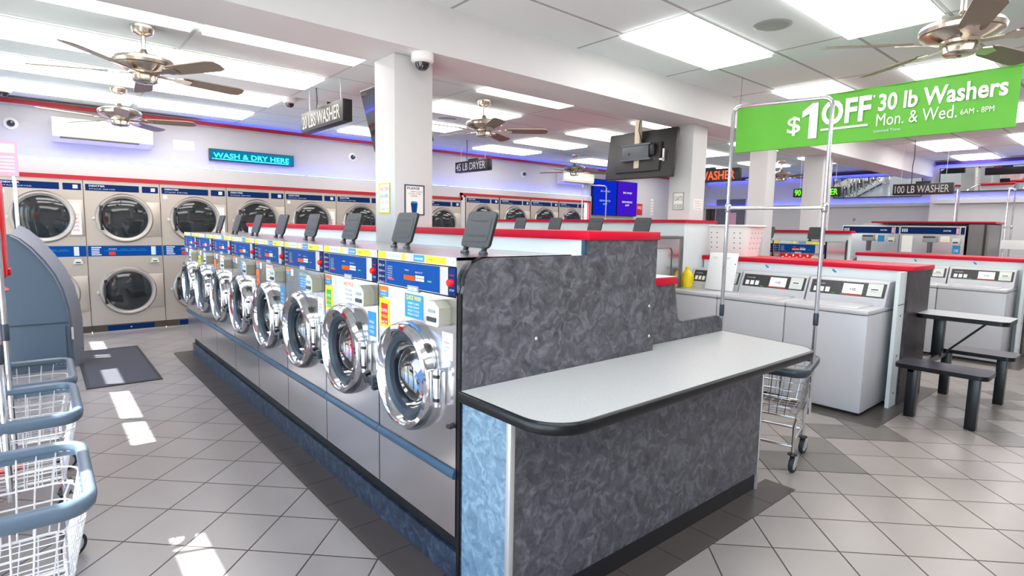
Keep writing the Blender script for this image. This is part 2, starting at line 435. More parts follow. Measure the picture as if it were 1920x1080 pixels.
# back wall: bulkhead flush with the dryers, ledge, upper wall set back
b = MB()
b.box(XL, 6.40, YB + .02, YB + .3, 2.04, 2.25, 'white_paint'); b.box(6.40, 10.12, YB + .02, YB + .3, 2.105, 2.25, 'white_paint')
b.box(XL, XR2, YB + .12, YB + .3, 2.25, ZC, 'white_paint')
b.box(10.12, XR2, YB + .12, YB + .3, 0, 2.25, 'white_paint')
b.box(10.06, 10.12, YB - .0, YB + .3, 0, 2.25, 'white_paint')
b.box(-.52, -.39, YB + .0, YB + .3, 0, 2.04, 'white_paint'); b.box(XL, -.52, YB + .02, YB + .3, 0, 2.04, 'white_paint')
b.box(6.35, 6.45, YB + .01, YB + .3, 0, 2.06, 'white_paint')
struct(b, 'wall_back', smooth=False)
b = MB()
b.box(XL, 6.37, YB - .02, YB + .06, 2.0, 2.05, 'red_trim'); b.box(6.33, 6.37, YB - .02, YB + .06, 2.0, 2.14, 'red_trim')
b.box(6.33, 10.08, YB - .02, YB + .06, 2.095, 2.14, 'red_trim'); b.box(10.04, 10.08, YB - .02, YB + .06, 0.1, 2.14, 'red_trim')
struct(b, 'trim_1', smooth=False)
b = MB(); b.box(XL, XR2, YB - .0, YB + .03, 2.862, 2.912, 'red_trim'); b.box(XL, XR2, YB + .03, YB + .12, 2.862, 2.875, 'white_paint')
struct(b, 'trim_2', smooth=False)

# right walls, jogged at the beam, each with a mirror band, cove trim and ledge
b = MB(); b.box(XR, XR2 + .2, YF, YJ - .001, 0, ZC, 'white_paint'); struct(b, 'wall_right', smooth=False)
b = MB(); b.box(XR2, XR2 + .2, YJ, YB + .3, 0, ZC, 'white_paint'); struct(b, 'wall_right', smooth=False)
for i, (x, a, e) in enumerate(((XR, YF + .01, 3.24), (XR2, YJ + .02, YB - .05))):
    b = MB(); b.box(x - .10, x - .07, a, e, 2.862, 2.925, 'violet_lit_trim'); b.box(x - .07, x, a, e, 2.90, 2.915, 'white_paint')
    b.box(x - .09, x, a, e, 2.11, 2.165, 'white_paint'); b.box(x - .09, x - .08, a, e, 2.165, 2.182, 'white_paint')
    struct(b, 'trim_%d' % (3 + i), smooth=False)

# left storefront: glazed bays between piers, an added sun-blocking slab outside
bays = [(8.30, 8.97), (7.48, 8.06), (6.57, 7.34), (5.44, 6.35), (4.77, 5.38), (2.75, 3.42), (1.6, 2.6), (0.45, 1.45), (-0.75, 0.25), (-1.95, -0.95)]
b = MB(); ys = sorted(bays)
b.box(XL - .06, XL, YF, YB + .3, 2.40, ZC, 'white_paint'); b.box(XL - .06, XL, YF, YB + .3, 0, .12, 'white_paint')
p = YF
for a, e in ys: b.box(XL - .06, XL, p, a, .12, 2.40, 'white_paint'); p = e
b.box(XL - .06, XL, p, YB + .3, .12, 2.40, 'white_paint'); struct(b, 'wall_left', smooth=False)
for i, (a, e) in enumerate(ys):
    b = MB(); x = XL - .03
    b.box(x - .003, x + .003, a, e, .12, 2.40, 'win')
    for (q0, q1, r0, r1) in ((a, a + .02, .12, 2.40), (e - .02, e, .12, 2.40), (a, e, .12, .16), (a, e, 2.385, 2.40)):
        b.box(x - .03, x + .03, q0, q1, r0, r1, 'alu')
    struct(b, 'window_%d' % (i + 1), smooth=False)
b = MB(); b.box(XL - 1.0, XL - .35, YF, YB + .5, 2.6, 2.66, 'white_paint'); struct(b, 'added_sun_blocker', smooth=False)  # unseen slab added to narrow the sun to a strip on the floor
b = MB(); b.box(XL, XR, YF - .06, YF, 0, ZC, 'white_paint'); struct(b, 'wall_front', smooth=False)
b = MB(); b.face([(-40, -40, -.02), (40, -40, -.02), (40, 40, -.02), (-40, 40, -.02)], 'ground'); struct(b, 'ground', smooth=False)

# grey door and dark opening in the inner right wall
b = MB(); x = XR2
b.box(x - .03, x, 7.75, 8.60, 0, 2.37, 'door_grey'); b.box(x - .045, x - .02, 7.98, 8.28, 1.2, 2.0, 'pink')
b.box(x - .05, x - .03, 7.82, 7.86, 1.0, 1.14, 'alu'); struct(b, 'door_1', smooth=False)
b = MB(); b.box(x - .02, x, 8.64, 8.92, 0.9, 2.19, 'kick_brown'); b.box(x - .03, x - .01, 8.76, 8.79, .9, 2.19, 'black'); struct(b, 'window_11', smooth=False)

# ================================================================== lights of the room
def ceiling_light():
    t = thing('ceiling_light', '', 'light')
    b = MB(); b.box(-.612, .612, -.280, .280, -.030, -.001, 'lens'); o = b.build('diffuser', t, smooth=False)
    b = MB()
    for (a, c, d, e) in ((-.63, .63, -.298, -.283), (-.63, .63, .283, .298), (-.63, -.615, -.283, .283), (.615, .63, -.283, .283)): b.box(a, c, d, e, -.004, .0, 'white_pl')
    b.build('frame', t, smooth=False)
    return t
GX = [1.0 + 1.305 * k for k in range(-1, 11)]
lights = []
for r, y in enumerate((4.68, 5.92, 7.15, 8.33)):
    for x0 in (GX[0], GX[1], GX[3], GX[5], GX[7], GX[9]): lights.append((x0 + .65, y, 'dryer hall', r))
for r, y in enumerate((2.56, 1.43, .29, -.85)):
    for k in (-.21, 1.02, 3.45, 5.88, 8.30, 10.75, 13.1):  # storefront-side columns and rearmost rows: unseen panels added for fill light
        if not (k < 2 and r == 0): lights.append((k + (.60 if k < 13 else .45), y, 'lounge side', r))
base = ceiling_light(); first = True
for i, (x, y, side, r) in enumerate(lights):
    n = [l for l in lights if l[2] == side and l[3] == r]; c = sorted(n).index((x, y, side, r))
    if side == 'dryer hall': lab = 'bright ceiling panel, %s column out from the storefront, %s row beyond the beam' % (ORD[c], ORD[r])
    else: lab = 'bright ceiling panel, %s column out from the storefront, %s row on the banner side' % (ORD[c], ORD[r])
    if first: base.location = (x, y, ZC - .001); base['label'] = lab; base['group'] = 'ceiling light panels'; first = False
    else: dup(base, (x, y, ZC - .001), 0, lab)

# violet cove strips
def led(name, x0, x1, y0, y1, z0, z1, lab, up=True):
    b = MB(); b.box(x0, x1, y0, y1, z0, z1, 'led_v'); o = b.build('tube', None, smooth=False)
    o.name = name; tag(o, lab, 'light', 'violet cove lights')
for i in range(8):
    a = XL + .1 + i * 1.36
    led('led_strip', a, a + 1.30, YB + .05, YB + .07, 2.25, 2.262, 'violet light tube on the ledge above the dryers, %s from the storefront' % ORD[i])
for i in range(8):
    a = 1.9 + i * 1.55
    led('led_strip', a, a + 1.5, YB + .05, YB + .065, 2.876, 2.884, 'violet light tube behind the red cove board over the dryers, %s from the storefront' % ORD[i])
for i in range(3):
    a = -2.6 + i * 1.95
    led('led_strip', XR - .05, XR - .03, a, a + 1.9, 2.885, 2.897, 'violet light tube under the cove board above the mirror by the rack poles, %s one' % ORD[i])
    led('led_strip', XR - .05, XR - .03, a, a + 1.9, 2.166, 2.178, 'violet light tube on the ledge below the mirror by the rack poles, %s one' % ORD[i])
    a = 3.4 + i * 1.85
    led('led_strip', XR2 - .05, XR2 - .03, a, a + 1.8, 2.885, 2.897, 'violet light tube under the cove board above the mirror past the beam, %s one' % ORD[i])
    led('led_strip', XR2 - .05, XR2 - .03, a, a + 1.8, 2.166, 2.178, 'violet light tube on the ledge below the mirror past the beam, %s one' % ORD[i])

# mirrors tilted down over the ledges
for (x, y0, y1, lab) in ((XR, -1.2, 3.14, 'long wall mirror tilted down above the rack poles'), (XR2, 3.72, 5.49, 'long wall mirror tilted down beyond the beam end')):
    t = thing('wall_mirror', lab, 'mirror', (x - .10, (y0 + y1) / 2, 2.56))
    R = Matrix.Rotation(math.radians(-7), 4, 'Y'); h = (y1 - y0) / 2
    b = MB(); b.box(-.006, 0, -h, h, -.22, .22, 'mirror', R=R); b.build('glass', t, smooth=False)
    b = MB()
    for q in ((-.012, .004, -h - .015, h + .015, -.24, -.22), (-.012, .004, -h - .015, h + .015, .22, .232), (-.012, .004, -h - .015, -h, -.22, .22), (-.012, .004, h, h + .015, -.22, .22), (.0, .008, -h, h, -.22, .22)): b.box(*q, 'tvback', R=R)
    b.build('frame', t, smooth=False)

# ================================================================== front-load washers (front faces local -Y)
def washer():
    t = thing('front_load_washer', '', 'washing machine')
    W, D, z0, zt = .66, .63, .243, 1.378
    b = MB(); cx, cz, r = .31, .845, .186
    holed(b, .004, W - .004, .527, 1.220, cx, cz, r, 0, 'steel')
    b.box(.004, W - .004, .008, D, z0 - .0, .49, 'steel'); b.box(.004, W - .004, -.001, .01, z0, .488, 'steel')
    b.box(.003, .006, .0, D, .49, zt, 'steel'); b.box(W - .006, W - .003, .0, D, .49, zt, 'steel')
    b.box(.003, W - .003, D - .01, D, .49, zt, 'steel'); b.box(.003, W - .003, .02, D, .485, .53, 'steel_dk')
    b.box(.003, W - .003, .0, D, zt - .012, zt, 'steel')
    b.box(.006, W - .006, .012, .02, 1.215, 1.232, 'black')
    T = at(cx, 0, cz) @ FW
    b.lathe([(r, 0), (r - .004, -.05), (.25, -.06), (.25, -.24), (.0, -.26)], T, ['gasket', 'gasket', 'drum', 'drum'], seg=32)
    for k in range(3):                                      # drum lifters
        a = k * 2 * PI / 3 + .5
        b.cyl((cx + .235 * math.cos(a), .07, cz + .235 * math.sin(a)), (cx + .235 * math.cos(a), .24, cz + .235 * math.sin(a)), .025, 'drum', seg=8)
    b.box(.0, .66, .06, D - .01, z0 - .11, z0, 'toe')
    b.build('cabinet', t, ang=30)
    b = MB(); b.prism([(.006, 1.226), (.60, 1.226), (.60, 1.338), (.006, 1.338)], (0, -.004, 0), X_, Z_, .01, 'alu')
    f = -.0052
    b.prism([(.012, 1.229), (.082, 1.229), (.082, 1.335), (.012, 1.335)], (0, f, 0), X_, Z_, .004, 'panel_navy')
    b.prism([(.088, 1.229), (.542, 1.229), (.542, 1.336), (.088, 1.336)], (0, f, 0), X_, Z_, .004, 'panel_blue')
    b.prism([(.606, 1.229), (.654, 1.229), (.654, 1.338), (.606, 1.338)], (0, f, 0), X_, Z_, .012, 'panel_navy')
    o = (0, f - .0003, 0)
    for k in range(4):
        zz = 1.322 - k * .026
        b.text('30', (.018, f, zz - .016), X_, Z_, .012, 'ink_lt', .022); b.text(('LB', 'IN', 'WASH', 'HOT')[k], (.044, f, zz - .014), X_, Z_, .008, 'ink_lt', .03)
    for k in range(6): b.text(('WASH', 'PERM', 'COLD', 'RINSE', 'HEAVY', 'START')[k], (.105, f, 1.308 - k * .010), X_, Z_, .005, 'ink_lt', .045)
    b.prism([(.105, 1.250), (.165, 1.250), (.165, 1.258), (.105, 1.258)], (0, f - .0002, 0), X_, Z_, .001, 'red_s')
    b.text('VENDED', (.262, f, 1.301), X_, Z_, .006, 'ink_lt', .036); b.text('SELECT', (.352, f, 1.297), X_, Z_, .006, 'ink_lt', .06)
    b.prism([(.255, 1.262), (.345, 1.262), (.345, 1.282), (.255, 1.282)], (0, f - .0006, 0), X_, Z_, .001, 'disp_or')
    for i in range(4):
        for j in range(2): b.prism([(.355 + i * .018, 1.264 + j * .013), (.369 + i * .018, 1.264 + j * .013), (.369 + i * .018, 1.274 + j * .013), (.355 + i * .018, 1.274 + j * .013)], (0, f - .001, 0), X_, Z_, .002, 'white_pl')
    b.prism([(.452, 1.266), (.482, 1.266), (.482, 1.272), (.452, 1.272)], (0, f - .0006, 0), X_, Z_, .001, 'green_s')
    b.text('STOP', (.614, f, 1.245), X_, Z_, .008, 'ink_lt', .032); b.text('PRESS', (.614, f, 1.305), X_, Z_, .006, 'red_s', .03)
    b.build('control_panel', t)
    b = MB(); b.prism([(.288, 1.214), (.378, 1.214), (.378, 1.240), (.288, 1.240)], (0, -.0075, 0), X_, Z_, .008, 'grey_pl'); b.text('DEXTER', (.333, -.0077, 1.220), X_, Z_, .013, 'white_ink', .074, bold=.02, align='C'); b.build('badge', t)
    b = MB(); b.lathe([(.0, .022), (.012, .02), (.015, .012), (.015, 0)], at(.630, -.005, 1.279) @ FW, 'red_gloss', seg=16); b.build('stop_button', t)
    b = MB(); b.prism([(.006, 1.342), (W - .006, 1.342), (W - .006, 1.378), (.006, 1.378)], (0, -.003, 0), X_, Z_, .01, 'alu')
    for (a, e, m) in ((.01, .085, 'yellow'), (.095, .225, 'paper'), (.23, .26, 'yellow'), (.265, .30, 'paper'), (.335, .42, 'sky_s'), (.432, .585, 'yellow'), (.59, .65, 'paper')):
        b.prism([(a, 1.346), (e, 1.346), (e, 1.374), (a, 1.374)], (0, -.0036, 0), X_, Z_, .001, m)
    b.text('WASH', (.10, -.0037, 1.353), X_, Z_, .014, 'sky_s', .115); b.text('WASHER', (.343, -.0037, 1.354), X_, Z_, .010, 'paper', .07); b.text('ONLY', (.45, -.0037, 1.354), X_, Z_, .011, 'ink', .05); b.text('14 CUP', (.593, -.0037, 1.354), X_, Z_, .012, 'ink', .054)
    b.build('header_strip', t)
    # door: chrome ring, dark gasket, dished porthole
    b = MB(); T = at(cx, 0, cz) @ FW
    b.lathe([(.240, .0), (.241, .012), (.235, .042), (.224, .060), (.209, .065), (.198, .058), (.188, .040), (.184, .034)], T, 'chrome', seg=56)
    b.lathe([(.184, .034), (.174, .040), (.154, .026), (.149, .006)], T, ['gasket', 'gasket', 'rim_dk'], seg=40)
    b.lathe([(.236, .0), (.19, .0)], T, 'steel_dk', seg=40)
    d = b.build('door', t, ang=40)
    b = MB(); b.lathe([(.153, .02), (.150, -.01), (.135, -.045), (.09, -.068), (.0, -.076)], T, 'porthole', seg=36); b.build('porthole', d, ang=70)
    b = MB(); b.tube([(.105, -.06, .775), (.05, -.09, .775), (.012, -.085, .79), (.014, -.055, .80)], .013, 'black', seg=8); b.box(.06, .10, -.085, -.05, .752, .80, 'gasket', bev=.006); b.build('handle', d)
    b = MB(); b.cyl((.566, -.03, .772), (.566, -.03, .925), .014, 'chrome_s'); b.box(.525, .56, -.055, -.02, .775, .92, 'chrome_s', bev=.006); b.box(.545, .582, -.03, .0, .78, .915, 'steel', bev=.004)
    for zz in (.80, .897): b.cyl((.566, -.03, zz - .007), (.566, -.03, zz + .007), .0155, 'black')
    b.build('hinge', t)
    b = MB(); b.prism([(0, 0), (.085, 0), (.095, .01), (.095, .075), (.06, .098), (.02, .098), (0, .075)], (.52, -.055, 1.105), X_, Z_, .055, 'coinbox', 'coinside')
    b.box(.525, .612, -.058, -.0, 1.108, 1.122, 'coinbox', bev=.005)
    b.box(.533, .597, -.061, -.055, 1.123, 1.140, 'console'); b.box(.540, .590, -.060, -.055, 1.158, 1.170, 'grey_pl'); b.build('coin_box', t)
    b = MB(); b.box(.615, .645, -.022, 0, .695, .712, 'black', bev=.005); b.build('latch_knob', t)
    b = MB(); b.prism([(.0, .0), (.012, .0), (.016, .01), (.016, .022), (.008, .036), (.0, .036)], (.002, 0, .490), Y_ * -1, Z_, .656, 'strip_blue'); b.build('trim_strip', t, ang=20)
    # open soap-hopper lid standing on the top
    L = MB(); R = at(.435, .24, 1.405) @ Matrix.Rotation(math.radians(-17), 4, 'X')
    L.prism([(x, z) for x, z in rrect(.205, .165, .02, 3, 0, .085)], (0, 0, 0), X_, Z_, .014, 'lid', 'black')
    L.prism([(x, z) for x, z in rrect(.165, .115, .02, 3, 0, .085)], (0, -.0015, 0), X_, Z_, .002, 'lid')
    L.text('PRE-WASH', (-.06, -.002, .118), X_, Z_, .009, 'console', .05); L.text('DETERGENT', (.005, -.002, .118), X_, Z_, .009, 'console', .055); L.text('BLEACH', (-.06, -.002, .05), X_, Z_, .009, 'console', .045); L.text('SOFTENER', (.01, -.002, .05), X_, Z_, .009, 'console', .055)
    for sx in (-.068, .068):
        L.box(sx - .012, sx + .012, .0, .016, -.03, .012, 'black', bev=.003); L.cyl((sx - .02, .008, -.022), (sx + .02, .008, -.022), .011, 'rim_dk')
    for v in L.bm.verts: v.co = R @ v.co
    L.build('soap_lid', t)
    return t

def sticker(t, a, e, z0, z1, m, lab, lines=(), title=None, inner=None, y=-.0012):
    b = MB(); b.prism([(a, z0), (e, z0), (e, z1), (a, z1)], (0, y, 0), X_, Z_, .001, m)
    if inner: b.prism([(a + (e - a) * .16, z0 + (z1 - z0) * .10), (e - (e - a) * .16, z0 + (z1 - z0) * .10), (e - (e - a) * .16, z1 - (z1 - z0) * .16), (a + (e - a) * .16, z1 - (z1 - z0) * .16)], (0, y - .0004, 0), X_, Z_, .001, inner)
    if title: b.text(title[0], ((a + e) / 2, y - .0005, z1 - title[2] * 1.35), X_, Z_, title[2], title[1], (e - a) * .82, bold=.02, align='C')
    n = len(lines)
    for i, (s, m2) in enumerate(lines):
        hh = (z1 - z0) * .62 / n
        b.text(s, ((a + e) / 2, y - .0008, z0 + (z1 - z0) * .08 + (n - 1 - i) * hh + hh * .2), X_, Z_, hh * .55, m2, (e - a) * .62, align='C')
    o = b.build('sticker', t); o['label'] = lab; return o

wz = washer()
WY = [7.05 - .66 * i for i in range(8)]                     # far end first
kinds = ['grey', 'white', 'white', 'blue', 'white', 'blue', 'white', 'blue']
washers = []
for i in range(8):
    k = 7 - i                                               # k = 0 next to the folding counter
    lab = ('stainless front-load washer beside the folding counter end panel, red and yellow sticker' if k == 0 else
           'stainless front-load washer, %s from the folding counter in the long row' % ORD[k] if i else 'stainless front-load washer at the dryer end of the long row')
    if i == 0: w = wz; w.location = (1.22, WY[i], 0); w.rotation_euler = (0, 0, -PI / 2); w['label'] = lab; w['group'] = 'front-load washers in the long row'
    else: w = dup(wz, (1.22, WY[i], 0), -PI / 2, lab)
    washers.append(w)
for k in range(8):
    t = washers[7 - k]
    sticker(t, .018, .098, 1.165, 1.213, 'sky_s', 'orange and blue sticker', [('WARM', 'paper'), ('COLD', 'paper')]); sticker(t, .019, .097, 1.19, 1.213, 'orange', 'orange label', y=-.0018)
    sticker(t, .106, .149, 1.163, 1.206, 'paper', 'small white label', [('ID', 'red_s'), ('30', 'red_s')])
    if k in (0, 1, 6): sticker(t, .014, .112, 1.02, 1.155, 'yellow', 'yellow T-shirt sticker', [('SUPER', 'paper'), ('WASH', 'yellow'), ('HOT', 'paper')], inner='red_s' if k == 0 else 'green_s')
    if k in (3, 5): sticker(t, .016, .09, 1.03, 1.155, 'orange', 'orange sticker', [('HOT', 'ink'), ('WASH', 'ink')])
    if k in (0, 2, 4, 6): sticker(t, .255, .408, 1.098, 1.202, 'sky_s', 'blue instruction sticker', [('INSERT CARD', 'paper'), ('ADD SOAP', 'paper'), ('SELECT CYCLE', 'paper'), ('PRESS START', 'paper')], title=('QUICK WASH', 'yellow', .018))
    else: sticker(t, .255, .40, 1.09, 1.202, 'paper', 'white instruction sticker', [('DO NOT OVERLOAD', 'ink'), ('USE HE SOAP', 'ink'), ('CLOSE DOOR', 'ink')], title=('NOTICE', 'orange', .018))
    if k in (1, 3, 6): sticker(t, .55, .632, .955, 1.075, 'sky_s', 'blue sticker', [('WASH', 'paper'), ('CARE', 'paper'), ('TIPS', 'paper')])
    else: sticker(t, .556, .632, .968, 1.076, 'paper', 'white label', [('WARNING', 'red_s'), ('CHILDREN', 'ink'), ('KEEP OUT', 'sky_s'), ('OF DRUM', 'yellow')])
    if k in (0, 1, 3, 4, 6):                                # laundry turning inside
        b = MB(); cx, cz = .31, .845
        for q in range(9):
            a = random.uniform(0, 2 * PI); rr = random.uniform(.02, .15)
            r = bmesh.ops.create_icosphere(b.bm, subdivisions=2, radius=random.uniform(.06, .10))
            mi = b.mi(random.choice(['cloth_b', 'cloth_w', 'cloth_b', 'cloth_r', 'gasket']))
            for v in r['verts']:
                v.co = v.co * random.uniform(.85, 1.15) + Vector((cx + rr * math.cos(a), (.15 + .0) + random.uniform(-.03, .03), cz - .04 + rr * math.sin(a)))
                for f in v.link_faces: f.material_index = mi
        o = b.build('laundry', None); o.location = (1.22, WY[7 - k], 0); o.rotation_euler = (0, 0, -PI / 2)
        tag(o, 'mixed wet laundry inside the washer %s the folding counter' % ('beside' if k == 0 else ORD[k] + ' from'), 'laundry')

# island: painted kerb, white partition with red cap, end panels, folding counter
b = MB(); b.box(1.262, 1.93, 1.775, 7.08, 0, .132, 'lam_blue'); tag(b.build('island_plinth', None, smooth=False), 'scuffed slate blue kerb under the long row of front-load washers', 'plinth')
t = thing('island_partition', 'white partition with red cap behind the long row of front-load washers', 'partition', (1.94, 1.77, 0))
b = MB(); b.box(-.088, .0, .02, 1.69, .135, 1.372, 'offwhite'); b.box(-.088, .0, 1.985, 5.34, .135, 1.372, 'offwhite'); b.box(.0, .50, .02, 1.69, .0, 1.444, 'offwhite'); b.box(.0, .50, 1.985, 5.5, .0, 1.444, 'offwhite'); b.box(.23, .50, 1.69, 1.985, 0, 1.444, 'offwhite'); b.build('panel', t, smooth=False)
b = MB(); b.box(-.012, .54, -.03, 1.69, 1.444, 1.486, 'red', bev=.004); b.box(-.012, .54, 1.985, 5.53, 1.444, 1.486, 'red', bev=.004); b.box(.23, .54, 1.68, 1.99, 1.4445, 1.4855, 'red'); b.build('cap', t)
b = MB(); b.box(-.008, .006, -.001, .02, 1.375, 1.444, 'strip_blue'); b.build('corner_trim', t, smooth=False)
t = thing('island_end_panel', 'mottled grey laminate end panel behind the folding counter, tall step under red cap', 'panel', (0, 1.75, 0))
pts = [(1.228, 0), (2.47, 0), (2.47, 1.444), (1.945, 1.444), (1.945, 1.374), (1.345, 1.374)] + [(1.345 - .105 * math.sin(a), 1.269 + .105 * math.cos(a)) for a in [PI / 16 * i for i in range(1, 9)]] + [(1.232, 1.24)]
b = MB(); b.prism(pts, (0, 0, 0), X_, Z_, .02, 'lam'); b.build('panel', t, smooth=False)
b = MB(); b.box(1.222, 1.229, .0, .02, 0, 1.24, 'edge')
for i in range(8):
    a0, a1 = PI / 16 * i, PI / 16 * (i + 1)
    b.face([(1.345 - .112 * math.sin(a0), 0, 1.269 + .112 * math.cos(a0)), (1.345 - .112 * math.sin(a1), 0, 1.269 + .112 * math.cos(a1)), (1.345 - .112 * math.sin(a1), .02, 1.269 + .112 * math.cos(a1)), (1.345 - .112 * math.sin(a0), .02, 1.269 + .112 * math.cos(a0))], 'edge')
b.build('edge_band', t)
b = MB()
for x, z in ((1.62, 1.02), (2.43, .94), (2.42, 1.10)): b.lathe([(0, .004), (.006, .003), (.008, 0)], at(x, -.001, z) @ FW, 'alu', seg=10)
b.build('screw_cap', t)

t = thing('low_end_panel', 'lower stepped grey laminate panel past the tall end panel at the folding counter', 'panel', (0, 1.84, 0))
pts = [(2.471, 0), (3.335, 0), (3.335, .90), (3.325, .93), (3.30, .952), (3.262, .962), (2.875, .962), (2.842, .972), (2.826, .995), (2.782, 1.188), (2.471, 1.188)]
b = MB(); b.prism(pts, (0, 0, 0), X_, Z_, .02, 'lam'); b.build('panel', t, smooth=False)
t2 = thing('low_bulkhead', 'short white bulkhead with red cap behind the stepped grey panel', 'partition', (2.48, 1.86, 0))
b = MB(); b.box(0, .29, .002, 5.3, 0, 1.19, 'offwhite'); b.build('panel', t2, smooth=False)
b = MB(); b.box(.002, .31, -.035, 5.3, 1.19, 1.232, 'red', bev=.003); b.box(.004, .306, -.03, 5.29, 1.2325, 1.2335, 'offwhite'); b.build('cap', t2)

t = thing('folding_counter', 'grey laminate folding counter with pale speckled top and dark rounded edge', 'counter', (0, 0, 0))
x0, x1, y0, y1, zt = 1.222, 3.345, 1.225, 1.75, .858
def corner(cx, cy, r, a0, n=8): return [(cx + r * math.cos(a0 + PI / 2 * i / n), cy + r * math.sin(a0 + PI / 2 * i / n)) for i in range(n + 1)]
x2 = 3.275
out = [(x1 - .01, 1.835), (2.475, 1.835), (2.475, y1 - .002), (x0, y1 - .002)] + corner(x0 + .15, y0 + .15, .15, PI) + corner(x2 - .13, y0 + .13, .13, 1.5 * PI)
b = MB(); b.prism(out, (0, 0, zt), X_, Y_, .03, 'speck'); b.build('countertop', t, smooth=False)
path = [(x0, y1 - .004)] + corner(x0 + .15, y0 + .15, .15, PI) + corner(x2 - .13, y0 + .13, .13, 1.5 * PI) + [(x1 - .01, 1.835)]
b = MB()
def ring_at(i):
    p = Vector((*path[i], 0)); a = Vector((*path[max(0, i - 1)], 0)); c = Vector((*path[min(len(path) - 1, i + 1)], 0))
    d = (c - a).normalized(); n = Vector((d.y, -d.x, 0))
    return [p + n * q + Z_ * z for q, z in ((0, zt + .001), (.008, zt), (.014, zt - .008), (.014, zt - .034), (.008, zt - .042), (-.02, zt - .042))]
rings = [[b.bm.verts.new(v) for v in ring_at(i)] for i in range(len(path))]; k = b.mi('edge')
for i in range(len(path) - 1):
    for j in range(5): b.bm.faces.new((rings[i][j], rings[i][j + 1], rings[i + 1][j + 1], rings[i + 1][j])).material_index = k
b.build('bumper_edge', t, ang=50)
b = MB(); b.box(1.23, 3.12, 1.45, 1.47, .10, zt - .03, 'lam'); b.build('front_panel', t, smooth=False)
b = MB(); b.box(1.23, 1.25, 1.47, 1.742, 0, zt - .03, 'lam_skylit'); b.build('side_panel', t, smooth=False)
b = MB(); b.box(1.226, 1.25, 1.444, 1.4695, 0, zt - .03, 'alu', bev=.004); b.build('corner_trim', t)
b = MB(); b.box(3.112, 3.126, 1.446, 1.47, 0, zt - .03, 'alu', bev=.003); b.build('corner_trim', t)
b = MB(); b.box(1.25, 3.112, 1.46, 1.49, 0, .10, 'black'); b.build('toe_kick', t, smooth=False)
b = MB(); b.box(3.10, 3.12, 1.47, 1.74, 0, zt - .03, 'lam'); b.build('end_panel', t, smooth=False)

